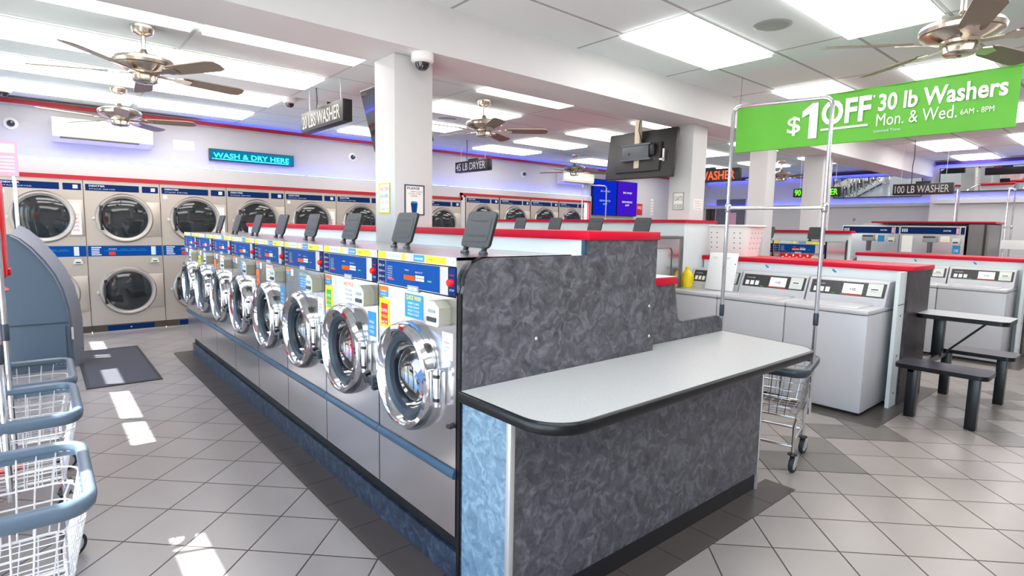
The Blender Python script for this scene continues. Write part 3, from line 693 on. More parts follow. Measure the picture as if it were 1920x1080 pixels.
# ================================================================== stacked dryers along the back wall
def dryer():
    t = thing('stacked_dryer', '', 'dryer')
    W = .836
    b = MB(); b.box(.003, W, .0, .1, .10, 2.0, 'steel_d'); b.box(.0, .003, .004, .1, .02, 2.0, 'black'); b.build('cabinet', t, smooth=False)
    b = MB(); b.box(.003, W, .0, .08, .012, .10, 'kick_brown'); b.prism([(.17, .018), (.70, .018), (.70, .085), (.17, .085)], (0, -.002, 0), X_, Z_, .003, 'panel_navy'); b.box(.003, W, .0, .05, .0, .012, 'steel_d')
    b.lathe([(0, .006), (.008, .005), (.01, 0)], at(.43, -.002, .05) @ FW, 'alu', seg=10); b.build('kick_panel', t)
    b = MB(); f = -.003
    b.prism([(.022, 1.866), (.60, 1.866), (.60, 1.95), (.022, 1.95)], (0, f, 0), X_, Z_, .003, 'panel_navy')
    b.prism([(.635, 1.866), (.82, 1.866), (.82, 1.95), (.635, 1.95)], (0, f, 0), X_, Z_, .003, 'panel_navy')
    b.text('DEXTER', (.06, f - .0003, 1.918), X_, Z_, .02, 'ink_lt', .17, bold=.03); b.text('STACK DRYER', (.06, f - .0003, 1.884), X_, Z_, .013, 'ink_lt', .28)
    b.prism([(.735, 1.885), (.785, 1.885), (.785, 1.932), (.735, 1.932)], (0, f - .0004, 0), X_, Z_, .001, 'ink_lt'); b.build('header_panel', t)
    b = MB()
    b.prism([(.008, 1.016), (W - .004, 1.016), (W - .004, 1.154), (.008, 1.154)], (0, f, 0), X_, Z_, .003, 'panel_blue')
    for i in range(5): b.prism([(.045, 1.03 + i * .024), (.13 if i % 4 else .15, 1.03 + i * .024), (.13 if i % 4 else .15, 1.043 + i * .024), (.045, 1.043 + i * .024)], (0, f - .0004, 0), X_, Z_, .001, 'ink_lt')
    b.prism([(.23, 1.03), (.30, 1.03), (.30, 1.075), (.23, 1.075)], (0, f - .0004, 0), X_, Z_, .001, 'red_s'); b.text('START', (.23, f - .0004, 1.10), X_, Z_, .02, 'ink_lt', .09)
    b.text('HIGH   MED   LOW', (.36, f - .0004, 1.10), X_, Z_, .012, 'sky_s', .28); b.prism([(.19, 1.088), (.66, 1.088), (.66, 1.092), (.19, 1.092)], (0, f - .0004, 0), X_, Z_, .001, 'sky_s')
    b.prism([(.705, 1.028), (.758, 1.028), (.758, 1.142), (.705, 1.142)], (0, f - .0004, 0), X_, Z_, .001, 'ink_lt'); b.build('control_strip', t)
    b = MB(); b.prism([(0, 0), (.10, 0), (.085, .06), (.015, .06)], (.69, -.04, .925), X_, Z_, .04, 'coinbox', 'grey_pl'); b.box(.715, .765, -.043, -.03, .937, .950, 'console'); b.build('coin_box', t)
    for cz in (1.52, .545):
        cx = .425
        b = MB(); T = at(cx, 0, cz) @ FW
        b.lathe([(.325, .0), (.323, .018), (.308, .034), (.286, .036), (.276, .03), (.262, .03), (.254, .018)], T, ['ringmetal', 'ringmetal', 'steel_d', 'ringmetal', 'ringmetal', 'gasket'], seg=56)
        b.box(.64, .828, -.018, 0, cz - .24, cz + .22, 'steel_d', bev=.004)
        d = b.build('door', t, ang=40)
        b = MB(); b.lathe([(.255, .018), (.20, .03), (.10, .037), (0, .04)], T, 'dryer_glass', seg=48); b.build('porthole', d, ang=70)
        b = MB(); b.tube([(.175, -.03, cz - .15), (.165, -.05, cz - .12), (.165, -.05, cz + .12), (.175, -.03, cz + .15)], .011, 'black'); b.box(.155, .19, -.055, -.02, cz - .16, cz - .12, 'black', bev=.004); b.box(.155, .19, -.055, -.02, cz + .12, cz + .16, 'black', bev=.004); b.build('handle', d)
        b = MB(); b.box(.075, .105, -.02, 0, cz - .03, cz + .01, 'alu', bev=.004); b.build('latch', d)
    b = MB(); b.box(.836, .8385, -.002, .05, .02, 2.0, 'kick_brown'); b.build('side_gap', t, smooth=False)
    return t
dz = dryer(); DR = []
for i in range(8):
    x = -.38 + .84 * i
    lab = 'stacked steel dryer, %s from the storefront, under the lower red trim' % ORD[i]
    if i == 0: dz.location = (x, YB, 0); dz['label'] = lab; dz['group'] = 'stacked dryers along the back wall'; d = dz
    else: d = dup(dz, (x, YB, 0), 0, lab)
    DR.append(d)
for i in range(4):
    x = 6.46 + .86 * i
    d = dup(dz, (x, YB, .098), 0, 'taller stacked steel dryer under the raised red trim, %s from its step' % ORD[i]); DR.append(d)
for i in (0, 2, 4):
    sticker(DR[i], .69, .80, 1.30, 1.70, 'paper', 'white notice with red writing', [('NO', 'red_s'), ('WET', 'red_s'), ('ITEMS', 'red_s'), ('OVER', 'red_s'), ('DRYER', 'red_s')], y=-.0195)
    sticker(DR[i], .04, .085, 1.80, 1.845, 'paper', 'small white label')
b = MB(); b.box(6.40, 10.04, YB + .0, YB + .1, 0, .10, 'white_paint'); struct(b, 'baseboard_back', smooth=False)

# air conditioners, signs and cameras on the back wall
def ac_unit(name, lab, x0, x1, z0, z1):
    t = thing(name, lab, 'air conditioner', ((x0 + x1) / 2, YB - .10, z0)); h = z1 - z0; w = (x1 - x0) / 2
    b = MB(); b.prism([(0, .0), (.03, -.0), (.20, .05), (.22, .10), (.22, h), (.0, h)], (-w, .219, 0), Y_ * -1, Z_, 2 * w, 'cream'); b.build('housing', t, smooth=False)
    b = MB(); b.box(-w + .07, w - .16, -.004, .06, .035, .048, 'kick_brown'); b.build('louver', t, smooth=False)
ac_unit('air_conditioner', 'cream split air conditioner high above the dryers nearest the storefront', .19, 1.24, 2.46, 2.74)
ac_unit('air_conditioner', 'cream split air conditioner high on the back wall beside the blue lightbox', 9.06, 10.08, 2.49, 2.75)
t = thing('led_sign', 'cyan lit scrolling sign on the wall above the dryers', 'sign', (1.95, YB + .06, 2.385))
b = MB(); b.box(0, 1.205, 0, .06, 0, .168, 'rim_dk'); b.build('housing', t, smooth=False)
b = MB(); b.prism([(.012, .012), (1.193, .012), (1.193, .156), (.012, .156)], (0, -.002, 0), X_, Z_, .002, 'cyan_bg'); b.text('WASH & DRY HERE', (.05, -.003, .045), X_, Z_, .07, 'led_cyan', 1.08, bold=.02); b.prism([(.03, .02), (1.12, .02), (1.12, .032), (.03, .032)], (0, -.003, 0), X_, Z_, .001, 'led_cyan'); b.build('display', t)
for (x, lab) in ((-.19, 'white round camera on the back wall nearest the storefront'), (4.16, 'white round camera on the back wall beside the white column'), (8.05, 'white round camera on the back wall above the taller dryers')):
    t = thing('wall_camera', lab, 'camera', (x, YB + .12, 2.63))
    b = MB(); b.lathe([(0, .03), (.055, .03), (.07, .02), (.07, 0)], FW, 'white_pl', seg=24); b.build('base', t)
    b = MB(); b.lathe([(0, .085), (.022, .08), (.036, .06), (.04, .03)], FW, 'tvscreen', seg=20); b.build('lens_dome', t)
def paper_sign(name, lab, o, r, w, h, lines, m='paper', frame=None, cat='sign', title=None):
    """flat notice whose lower-left corner is o; r: its right direction"""
    rz = math.atan2(r[1], r[0]); t = thing(name, lab, cat, o, rz)
    b = MB(); b.box(0, w, -.002, 0.0, 0, h, m); n = len(lines)
    for i, (s, mm) in enumerate(lines): b.text(s, (w / 2, -.0022, h * (.06 + .88 * (n - 1 - i) / n) + h * .02), X_, Z_, h * .5 / n, mm, w * .74, align='C')
    b.build('sheet', t)
    if frame:
        b = MB(); q = .008
        for c in ((0, w, 0, q), (0, w, h - q, h), (0, q, q, h - q), (w - q, w, q, h - q)): b.box(c[0], c[1], -.006, .0, c[2], c[3], frame)
        b.build('frame', t, smooth=False)
    return t
paper_sign('wall_notice', 'faint white notice on the back wall beside the air conditioner', (1.51, YB + .119, 2.50), (1, 0), .26, .13, [('OPEN 7 DAYS', 'ink_lt'), ('LAST WASH 8PM', 'ink_lt')])
paper_sign('fire_extinguisher_sign', 'red and white fire extinguisher sign on the back wall by the lightboxes', (12.02, YB + .119, 1.86), (1, 0), .24, .30, [('FIRE', 'paper'), ('EXTINGUISHER', 'red_s')], m='red_s')
paper_sign('wall_notice', 'tall narrow pink notice on the back wall beside the fire sign', (12.62, YB + .119, 1.88), (1, 0), .11, .43, [('N', 'ink_pink'), ('O', 'ink_pink'), ('D', 'ink_pink'), ('Y', 'ink_pink'), ('E', 'ink_pink')])
for (x0, x1, m, lab) in ((10.22, 11.08, 'poster_b', 'blue backlit poster on the back wall beside the air conditioner'), (11.11, 11.90, 'poster_p', 'purple backlit poster on the back wall by the fire sign')):
    t = thing('lightbox_poster', lab, 'poster', (x0, YB + .03, 1.82))
    b = MB(); b.box(0, x1 - x0, 0, .085, 0, .86, 'panel_navy'); b.build('case', t, smooth=False)
    b = MB(); b.prism([(.012, .012), (x1 - x0 - .012, .012), (x1 - x0 - .012, .848), (.012, .848)], (0, -.002, 0), X_, Z_, .002, m)
    for z, s, w in ((.56, 'BIG WASH', .34), (.33, 'REWARDS', .40), (.25, 'APP', .16)): b.text(s, ((x1 - x0) / 2, -.003, z), X_, Z_, .045, 'led_white' if m == 'poster_p' else 'ink_lt', w, align='C')
    b.build('face', t)

# notices on the columns
paper_sign('column_notice', 'pale yellow bordered notice on the white column above the washers', (1.865, 3.685, 1.578), (0, -1), .158, .208, [('WELCOME', 'ink_pink'), ('HOURS', 'sky_s'), ('6AM - 9PM', 'ink_lt'), ('THANK YOU', 'ink_lt')], frame='yellow')
t = paper_sign('column_notice', 'framed blue litter notice with bin drawing on the white column', (1.938, 3.46, 1.568), (1, 0), .157, .209, [], frame='strip_blue')
b = MB(); b.text('PLEASE', (.02, -.0022, .178), X_, Z_, .014, 'panel_blue', .10, bold=.02); b.text('KEEP CLEAN', (.05, -.0022, .158), X_, Z_, .008, 'ink', .09); b.text('YOUR LITTER', (.03, -.0022, .143), X_, Z_, .008, 'ink', .10); b.text('HERE', (.05, -.0022, .128), X_, Z_, .008, 'ink', .05)
b.prism([(.058, .012), (.094, .012), (.104, .085), (.048, .085)], (0, -.0024, 0), X_, Z_, .001, 'panel_blue'); b.prism([(.048, .082), (.104, .082), (.098, .094), (.056, .096)], (0, -.0026, 0), X_, Z_, .001, 'sky_s'); b.build('print', t)
t = paper_sign('column_notice', 'framed white line-drawing notice on the column behind the red capped partition', (5.44, 3.675, 1.72), (0, -1), .135, .19, [('CARTS', 'ink'), ('NO CHILDREN', 'ink')], frame='grey_pl')
paper_sign('column_notice', 'small pink lettered notice on the column behind the red capped partition', (5.515, 3.46, 1.72), (1, 0), .17, .12, [('NO', 'ink_pink'), ('PERSONAL', 'ink_pink'), ('CARTS', 'ink_pink'), ('PLEASE', 'ink_pink')])
paper_sign('column_notice', 'yellow and white slip taped on the farthest slim column', (9.0, 3.46, 1.66), (1, 0), .12, .34, [('30', 'yellow'), ('LB', 'ink_pink'), ('WASH', 'ink_pink')])

# dome cameras and ceiling speakers
for (x, y, z, lab) in ((2.02, 3.36, ZB, 'white dome camera under the beam beside the white column'), (2.33, 6.85, ZC, 'small white dome camera on the ceiling near the hanging unlit sign'), (-.22, 8.6, ZC, 'white dome camera on the ceiling at the storefront corner')):
    t = thing('dome_camera', lab, 'camera', (x, y, z))
    b = MB(); b.lathe([(0, 0), (.075, 0), (.075, -.05), (.06, -.062), (.045, -.062)], Matrix(), 'white_pl', seg=28); b.build('housing', t)
    b = MB(); b.lathe([(.048, -.06), (.044, -.085), (.025, -.105), (0, -.11)], Matrix(), 'tvscreen', seg=24); b.build('lens_dome', t)
for (x, y, lab) in ((4.05, 1.99, 'round grey ceiling speaker between two light panels on the banner side'), (4.36, 6.6, 'round grey ceiling speaker beyond the white column')):
    b = MB(); b.lathe([(0, -.006), (.10, -.008), (.125, -.004), (.13, 0)], at(x, y, ZC), 'grey_pl', seg=32); tag(b.build('ceiling_speaker', None), lab, 'speaker')

# ceiling fans
def fan():
    t = thing('ceiling_fan', '', 'fan'); I = Matrix()
    b = MB(); b.lathe([(0, 0), (.082, 0), (.08, -.02), (.066, -.052), (.036, -.066), (.0, -.067)], I, 'nickel', seg=28); b.build('canopy', t)
    b = MB(); b.cyl((0, 0, -.06), (0, 0, -.19), .016, 'nickel'); b.lathe([(.018, -.165), (.024, -.18), (.05, -.215), (.052, -.222)], I, 'nickel', seg=20); b.build('downrod', t)
    b = MB(); b.lathe([(.0, -.215), (.06, -.217), (.15, -.224), (.198, -.244), (.21, -.266), (.203, -.288), (.20, -.296), (.165, -.315), (.105, -.335), (.10, -.35), (0, -.352)], I, ['nickel'] * 5 + ['kick_brown'] + ['nickel'] * 4, seg=36); b.build('motor_housing', t)
    b = MB(); b.lathe([(.078, -.35), (.084, -.36), (.084, -.40), (.066, -.412), (0, -.415)], I, 'nickel', seg=28); b.lathe([(0, -.419), (.012, -.416), (.012, -.41)], I, 'black', seg=10); b.build('switch_cup', t)
    for k in range(5):
        A = Matrix.Rotation(2 * PI * k / 5, 4, 'Z')
        b = MB(); P = Matrix.Rotation(math.radians(-13), 4, 'X')
        pts = [(.26, -.05), (.30, -.062), (.68, -.072), (.735, -.055), (.75, 0), (.735, .055), (.68, .072), (.30, .062), (.26, .05)]
        b.prism(pts, (0, 0, .004), X_, Y_, .008, 'blade')
        for v in b.bm.verts: v.co = A @ (at(0, 0, -.34) @ (P @ v.co))
        bl = b.build('blade', t, smooth=False)
        b = MB(); b.prism([(.08, -.018), (.20, -.02), (.25, -.045), (.33, -.03), (.33, .03), (.25, .045), (.20, .02), (.08, .018)], (0, 0, -.002), X_, Y_, .006, 'nickel')
        for v in b.bm.verts: v.co = A @ (at(0, 0, -.342) @ (P @ v.co))
        b.build('blade_iron', bl, smooth=False)
    return t
fz = fan()
FANS = [((.683, 5.183), 12, 'brushed nickel ceiling fan nearest the storefront above the front-load row'), ((.761, 7.723), 50, 'brushed nickel ceiling fan in front of the cream air conditioner over the storefront aisle'),
        ((4.047, 5.351), 30, 'brushed nickel ceiling fan behind the white column'), ((8.261, 7.907), -30, 'small far ceiling fan before the blue lightbox'),
        ((4.163, .925), 57, 'large close ceiling fan in front of the green banner'), ((11.847, 5.436), 20, 'farthest ceiling fan between the slim columns')]
for i, (p, a, lab) in enumerate(FANS):
    if i == 0: fz.location = (*p, ZC); fz.rotation_euler = (0, 0, math.radians(a)); fz['label'] = lab; fz['group'] = 'ceiling fans'
    else: dup(fz, (*p, ZC), math.radians(a), lab)

# ================================================================== white top loaders
def top_loader(open_lid=False):
    t = thing('top_load_washer', '', 'washing machine'); W = .655
    b = MB(); b.box(.003, W, .0, .66, .025, .835, 'white_gloss', bev=.008); b.box(.02, W - .02, .02, .6, 0, .03, 'toe'); b.build('cabinet', t)
    b = MB(); b.box(.0, W + .003, -.006, .66, .838, .877, 'white_gloss', bev=.012); b.build('deck', t)
    if not open_lid:
        b = MB(); b.box(.09, .565, .025, .40, .874, .886, 'white_gloss', bev=.005); b.build('lid', t)
    b = MB(); b.prism([(0, .877), (.02, .935), (.085, 1.075), (.11, 1.085), (.27, 1.085), (.27, .877)], (.006, .40, 0), Y_, Z_, -.645, 'white_gloss'); b.build('console', t, smooth=False, flip=False)
    s = math.atan2(.14, .065); u = Vector((0, math.cos(s), math.sin(s))); o = Vector((0, .42, .935)) - Vector((0, math.sin(s), -math.cos(s))) * .002
    b = MB(); b.prism([(.03, .012), (.635, .012), (.635, .142), (.03, .142)], o, X_, u, .003, 'console')
    n = X_.cross(u); q = o + n * .0008
    for i in range(3): b.prism([(.06 + .05 * i, .03), (.095 + .05 * i, .03), (.095 + .05 * i, .075), (.06 + .05 * i, .075)], o + n * .004, X_, u, .004, 'white_pl')
    b.text('WASHER', q + X_ * .06 + u * .10, X_, u, .012, 'ink_lt', .09); b.prism([(.215, .02), (.245, .02), (.245, .026), (.215, .026)], o + n * .001, X_, u, .002, 'green_s')
    b.prism([(.30, .03), (.46, .03), (.46, .125), (.30, .125)], o + n * .001, X_, u, .001, 'paper'); b.text('HE', q + n * .001 + X_ * .36 + u * .06, X_, u, .025, 'ink', .05); b.prism([(.29, .018), (.46, .018), (.46, .026), (.29, .026)], o + n * .001, X_, u, .001, 'red_s')
    b.build('control_plate', t)
    b = MB(); b.prism([(.50, .02), (.615, .02), (.615, .135), (.50, .135)], o + n * .012, X_, u, .012, 'coinbox'); b.prism([(.52, .065), (.595, .065), (.595, .09), (.52, .09)], o + n * .02, X_, u, .01, 'white_pl'); b.prism([(.53, .072), (.585, .072), (.585, .082), (.53, .082)], o + n * .0206, X_, u, .001, 'black'); b.build('coin_slide', t)
    return t
TLY = [3.52, 2.86, 2.20]
to = top_loader(True); to.location = (5.05, 3.52, 0); to.rotation_euler = (0, 0, -PI / 2); tag(to, 'white top-load washer with its lid raised, beside the yellow detergent jug', None, 'white top-load washers')
b = MB(); R = at(.475, .30, .882) @ Matrix.Rotation(math.radians(-12), 4, 'X')
b.box(-.18, .18, -.012, .012, .0, .395, 'white_pl', bev=.008)
for x in (-.10, .06): b.box(x - .03, x + .03, -.0135, -.011, .33, .35, 'offwhite')
b.lathe([(0, .003), (.006, .002), (.007, 0)], at(.165, -.012, .28) @ FW, 'console', seg=10)
to.location = (5.05, 3.43, 0); to.scale = (.867, 1, 1)
for v in b.bm.verts: v.co = R @ v.co
b.build('lid', to)
tl = top_loader(); tl.location = (5.05, 2.86, 0); tl.rotation_euler = (0, 0, -PI / 2); tag(tl, 'white top-load washer, middle one of the row behind the chrome rack', None, 'white top-load washers')
dup(tl, (5.05, 2.20, 0), -PI / 2, 'white top-load washer at the near end of its row beside the bench table')
def tl_bulkhead(name, lab, x, y0, y1, x1):
    t = thing(name, lab, 'partition', (x, y0, 0)); L = y1 - y0
    b = MB(); b.box(0, x1 - x, .03, L, 0, 1.176, 'offwhite'); b.build('panel', t, smooth=False)
    b = MB(); b.box(-.02, x1 - x + .02, -.02, L + .02, 1.176, 1.22, 'red', bev=.006); b.build('cap', t)
    b = MB(); b.box(-.03, x1 - x, .0, .03, 0, 1.176, 'lam_dark'); b.build('end_panel', t, smooth=False)
    b = MB(); b.box(-.21, -.03, .02, .05, 0, 1.176, 'offwhite'); b.box(-.21, -.03, .016, .021, .895, .90, 'ink')
    for z in (.12, .45, .80): b.lathe([(0, .004), (.008, .003), (.01, 0)], at(-.12, .02, z) @ FW, 'console', seg=10)
    b.build('side_channel', t)
    b = MB()
    for y in (L - .62 - .1, L - 1.26 - .1):
        if y > .1: b.prism([(-.022, .012), (-.010, .018), (.002, .008), (.014, .0), (.020, -.014), (.004, -.016), (-.012, -.004)], (-.001, y, 1.14), -Y_, Z_, .001, 'sky_s'); b.text('HE', (-.001, y - .05, 1.135), -Y_, Z_, .016, 'ink_lt', .03)
    b.build('logo_decal', t)
    return t
tl_bulkhead('top_loader_bulkhead', 'white bulkhead with red cap behind the white top-load washers near the table', 5.72, 1.45, 3.42, 6.33)
for i, y in enumerate((3.18, 2.52, 1.86)):
    dup(tl, (8.46, y, 0), -PI / 2, ('white top-load washer in the row behind the bench table, partly hidden by the near row', 'white top-load washer, middle of the row behind the bench table', 'white top-load washer at the open end of the row behind the bench table')[i])
tl_bulkhead('top_loader_bulkhead', 'white bulkhead with red cap behind the second row of white top-load washers', 9.13, 1.10, 3.0, 9.75)
# things lying on the top loaders
t = thing('laundry_basket', 'white plastic laundry basket with round holes on the red cap', 'basket', (6.02, 3.24, 1.2205), math.radians(0))
def basket_shell(b, w0, d0, w1, d1, h, m, r=.07):
    lo = rrect(w0, d0, r); hi = rrect(w1, d1, r); n = len(lo); k = b.mi(m); levels = 9
    rows = [[b.bm.verts.new((lo[i][0] + (hi[i][0] - lo[i][0]) * j / (levels - 1), lo[i][1] + (hi[i][1] - lo[i][1]) * j / (levels - 1), h * j / (levels - 1))) for i in range(n)] for j in range(levels)]
    for j in range(levels - 1):
        for i in range(n): b.bm.faces.new((rows[j][i], rows[j][(i + 1) % n], rows[j + 1][(i + 1) % n], rows[j + 1][i])).material_index = k
    b.bm.faces.new(rows[0][::-1]).material_index = k
b = MB(); basket_shell(b, .34, .46, .40, .54, .33, 'white_pl'); basket_shell(b, .33, .45, .39, .53, .328, 'white_pl')
o = b.build('body', t); 
b = MB(); b.tube([(x, y, .332) for x, y in rrect(.425, .565, .08)], .012, 'white_pl', closed=True, seg=8)
for s in (-1, 1): b.box(-.05, .05, s * .285 - .012, s * .285 + .012, .322, .343, 'white_pl', bev=.005)
b.build('rim', t)
b = MB()
for s in (-1, 1):
    for i in range(6):
        for j in range(4):
            z = .09 + .055 * j; y = -.17 + .068 * i
            if abs(i - 2.5) < 1: continue
            b.lathe([(0, .0012), (.007, 0)], at(s * (.171 + .03 * z / .33), y, z) @ Matrix.Rotation(s * PI / 2, 4, 'Y'), 'console', seg=8)
    for i in range(4):
        for j in range(4):
            z = .09 + .055 * j; x = -.11 + .073 * i
            b.lathe([(0, .0012), (.007, 0)], at(x, s * (.231 + .04 * z / .33), z) @ Matrix.Rotation(-s * PI / 2, 4, 'X'), 'console', seg=8)
b.build('vent_hole', t)
t = thing('detergent_jug', 'yellow detergent jug on the white top-load washer beside the steel panel', 'jug', (5.36, 3.395, .8775))
b = MB(); b.lathe([(0, 0), (.052, .0), (.06, .012), (.06, .13), (.05, .165), (.022, .19), (.02, .2)], Matrix.Diagonal((.8, 1, 1, 1)), 'yellow', seg=24); b.build('bottle', t)
b = MB(); b.lathe([(.0, .226), (.021, .225), (.023, .2), (.02, .195)], Matrix.Diagonal((.8, 1, 1, 1)), 'yellow', seg=18); b.build('cap', t)
b = MB(); b.tube([(0, -.045, .15), (0, -.068, .13), (0, -.07, .09), (0, -.056, .06)], .009, 'yellow'); b.build('handle', t)

# second island: stainless washers, partition with red cap under the far column
t = thing('far_partition', 'white partition with red cap around the column behind the folding counter', 'partition', (5.33, 3.44, 0))
b = MB(); b.box(.0, .60, .0, .015, 0, 1.575, 'offwhite'); b.box(.0, .10, .015, 3.5, 0, 1.575, 'offwhite'); b.box(.40, .60, .015, .31, 0, 1.575, 'offwhite'); b.box(.10, .60, .31, 3.5, 0, 1.575, 'offwhite'); b.build('panel', t, smooth=False)
b = MB(); b.box(-.02, .63, -.02, .016, 1.575, 1.608, 'red'); b.box(-.02, .105, .016, 3.52, 1.575, 1.608, 'red'); b.box(.40, .63, .016, .31, 1.575, 1.608, 'red'); b.box(.105, .63, .31, 3.52, 1.575, 1.608, 'red'); b.build('cap', t, smooth=False)
t = thing('steel_side_panel', 'stainless side panel with raised frame beside the yellow detergent jug', 'panel', (4.59, 3.436, 0))
b = MB(); b.box(0, .71, 0, .014, .30, 1.43, 'steel'); b.build('sheet', t, smooth=False)
b = MB(); b.tube([(x, -.002, z) for x, z in rrect(.38, .9, .05, 4, .33, .86)], .006, 'steel_dk', closed=True); b.build('embossed_frame', t)
b = MB(); b.box(.66, .712, -.008, .01, .3, 1.40, 'steel_dk', bev=.003); b.box(0, .712, -.008, .01, 1.40, 1.432, 'steel_dk', bev=.003); b.build('edge_frame', t)
for i in range(5): dup(wz, (4.64, 6.76 - .66 * i, .055), -PI / 2, 'front-load washer before the red capped partition at the far column, %s from the dryers' % ORD[i])

b = MB(); b.box(4.68, 5.27, 3.47, 6.75, 0, .188, 'lam_blue'); tag(b.build('island_plinth', None, smooth=False), 'slate kerb under the washers before the far red capped partition', 'plinth')
b = MB(); b.box(7.64, 8.22, 2.87, 4.18, 0, .132, 'lam_blue'); tag(b.build('island_plinth', None, smooth=False), 'slate kerb under the small washers past the laundry basket', 'plinth')
# third island: two smaller front loaders and the two big ones beyond
for i in range(2): dup(wz, (7.6, 4.19 - .665 * i, 0), -PI / 2, ('front-load washer half hidden behind the white column, past the laundry basket', 'front-load washer showing a dark panel between the rack poles past the laundry basket')[i])
t = thing('rear_partition', 'grey partition with red cap behind the small washers past the laundry basket', 'partition', (8.29, 2.84, 0))
b = MB(); b.box(.0, .10, .0, 1.5, 0, 1.49, 'offwhite'); b.build('panel', t, smooth=False)
b = MB(); b.box(-.03, .13, -.03, 1.5, 1.49, 1.525, 'red'); b.build('cap', t, smooth=False)
t = thing('steel_side_panel', 'stainless end panel with black edge strip on the small washers past the laundry basket', 'panel', (8.27, 2.84, 0))
b = MB(); b.box(-.66, .0, -.0, .012, 0, 1.375, 'steel'); b.build('sheet', t, smooth=False)
b = MB(); b.box(-.06, -.02, -.006, .0, 0, 1.40, 'black'); b.build('edge_strip', t, smooth=False)
t = thing('lit_sign_card', 'red lettered card on the small washer between the rack poles', 'sign', (7.588, 3.42, 1.13), -PI / 2)
b = MB(); b.box(0, .42, -.004, .0, 0, .085, 'red_gloss')
for i in range(8): b.prism([(.03 + .045 * i, .02 + .03 * (i % 2)), (.05 + .045 * i, .02 + .03 * (i % 2)), (.05 + .045 * i, .045 + .03 * (i % 2)), (.03 + .045 * i, .045 + .03 * (i % 2))], (0, -.0045, 0), X_, Z_, .001, 'paper')
b.build('sheet', t)
def big_washer():
    t = thing('large_front_load_washer', '', 'washing machine'); W, D = .872, .9
    b = MB(); holed(b, .004, W - .004, .10, 1.485, W / 2, .86, .25, 0, 'steel', seg=48)
    b.box(.002, .006, 0, D, 0, 1.63, 'steel'); b.box(W - .006, W - .002, 0, D, 0, 1.63, 'steel'); b.box(.002, W - .002, 0, D, 1.615, 1.63, 'steel'); b.box(.002, W - .002, D - .01, D, 0, 1.63, 'steel'); b.box(.004, W - .004, .0, D - .02, 0, .10, 'toe')
    b.lathe([(.25, 0), (.32, -.08), (.32, -.45), (0, -.47)], at(W / 2, 0, .86) @ FW, ['gasket', 'drum', 'drum'], seg=36); b.build('cabinet', t, ang=30)
    b = MB(); f = -.004
    b.prism([(.0, 1.488), (W, 1.488), (W, 1.625), (.0, 1.625)], (0, f, 0), X_, Z_, .01, 'alu')
    b.prism([(.012, 1.50), (W - .075, 1.50), (W - .075, 1.612), (.012, 1.612)], (0, f - .0006, 0), X_, Z_, .002, 'panel_navy'); b.prism([(W - .06, 1.50), (W - .01, 1.50), (W - .01, 1.612), (W - .06, 1.612)], (0, f - .0006, 0), X_, Z_, .002, 'panel_navy')
    for i in range(3): b.prism([(.03 + .03 * i, 1.53), (.05 + .03 * i, 1.53), (.05 + .03 * i, 1.585), (.03 + .03 * i, 1.585)], (0, f - .001, 0), X_, Z_, .001, 'ink_lt')
    b.text('DEXTER', (W - .28, f - .001, 1.545), X_, Z_, .022, 'ink_lt', .10, bold=.03); b.prism([(W - .115, 1.51), (W - .08, 1.51), (W - .08, 1.60), (W - .115, 1.60)], (0, f - .001, 0), X_, Z_, .001, 'pink'); b.build('control_panel', t)
    b = MB(); b.lathe([(.30, 0), (.31, .03), (.30, .07), (.27, .09), (.245, .085), (.23, .05)], at(W / 2, 0, .86) @ FW, 'chrome', seg=48); b.lathe([(.23, .05), (.2, .02)], at(W / 2, 0, .86) @ FW, 'gasket', seg=32); d = b.build('door', t, ang=40)
    b = MB(); b.lathe([(.205, .02), (.19, -.05), (.1, -.12), (0, -.13)], at(W / 2, 0, .86) @ FW, 'porthole', seg=32); b.build('porthole', d, ang=70)
    b = MB(); b.box(.34, .52, -.07, 0, 1.37, 1.475, 'grey_pl', bev=.01); b.box(.35, .51, -.073, -.06, 1.44, 1.465, 'console'); b.cyl((.43, -.03, 1.37), (.43, -.02, 1.20), .03, 'steel_dk', seg=14); b.build('soap_box', t)
    b = MB(); b.box(.72, .82, -.05, 0, 1.35, 1.44, 'coinbox', bev=.01); b.box(.735, .80, -.053, -.04, 1.365, 1.385, 'console'); b.build('coin_box', t)
    return t
bg = big_washer(); bg.location = (11.0, 3.88, 0); bg.rotation_euler = (0, 0, -PI / 2); tag(bg, 'large steel front-load washer with a white label, next to the small grey box', None, 'large front-load washers')
b2 = dup(bg, (11.0, 3.005, 0), -PI / 2, 'large steel front-load washer at the end of its row beside the grey end panel')
sticker(bg, .56, .66, 1.36, 1.47, 'sky_s', 'pale blue label'); sticker(bg, .30, .56, 1.39, 1.465, 'paper', 'white label', [('80 LB', 'ink')]); sticker(b2, .56, .68, 1.38, 1.47, 'paper', 'yellow and white label', [('80 LB', 'yellow')]); sticker(b2, .725, .825, 1.20, 1.33, 'sky_s', 'blue label', [('CARE', 'paper')]); sticker(b2, .04, .19, 1.2, 1.47, 'paper', 'white sheet')
t = thing('large_washer_surround', 'grey surround with thin red cap behind the large front-load washers', 'partition', (11.35, 1.86, 0))
b = MB(); b.box(.56, .66, .0, 2.0, 0, 1.68, 'offwhite'); b.box(-.3, .6, .0, .25, 0, 1.66, 'steel_dk'); b.box(-.31, -.29, .03, .06, 0, 1.66, 'black'); b.build('panel', t, smooth=False)
b = MB(); b.box(-.02, .68, -.02, 1.68, 1.68, 1.71, 'red'); b.build('cap', t, smooth=False)
t = thing('white_side_table', 'white side table with red edge in front of the rack poles at the mirror wall', 'table', (12.45, .9, 0))
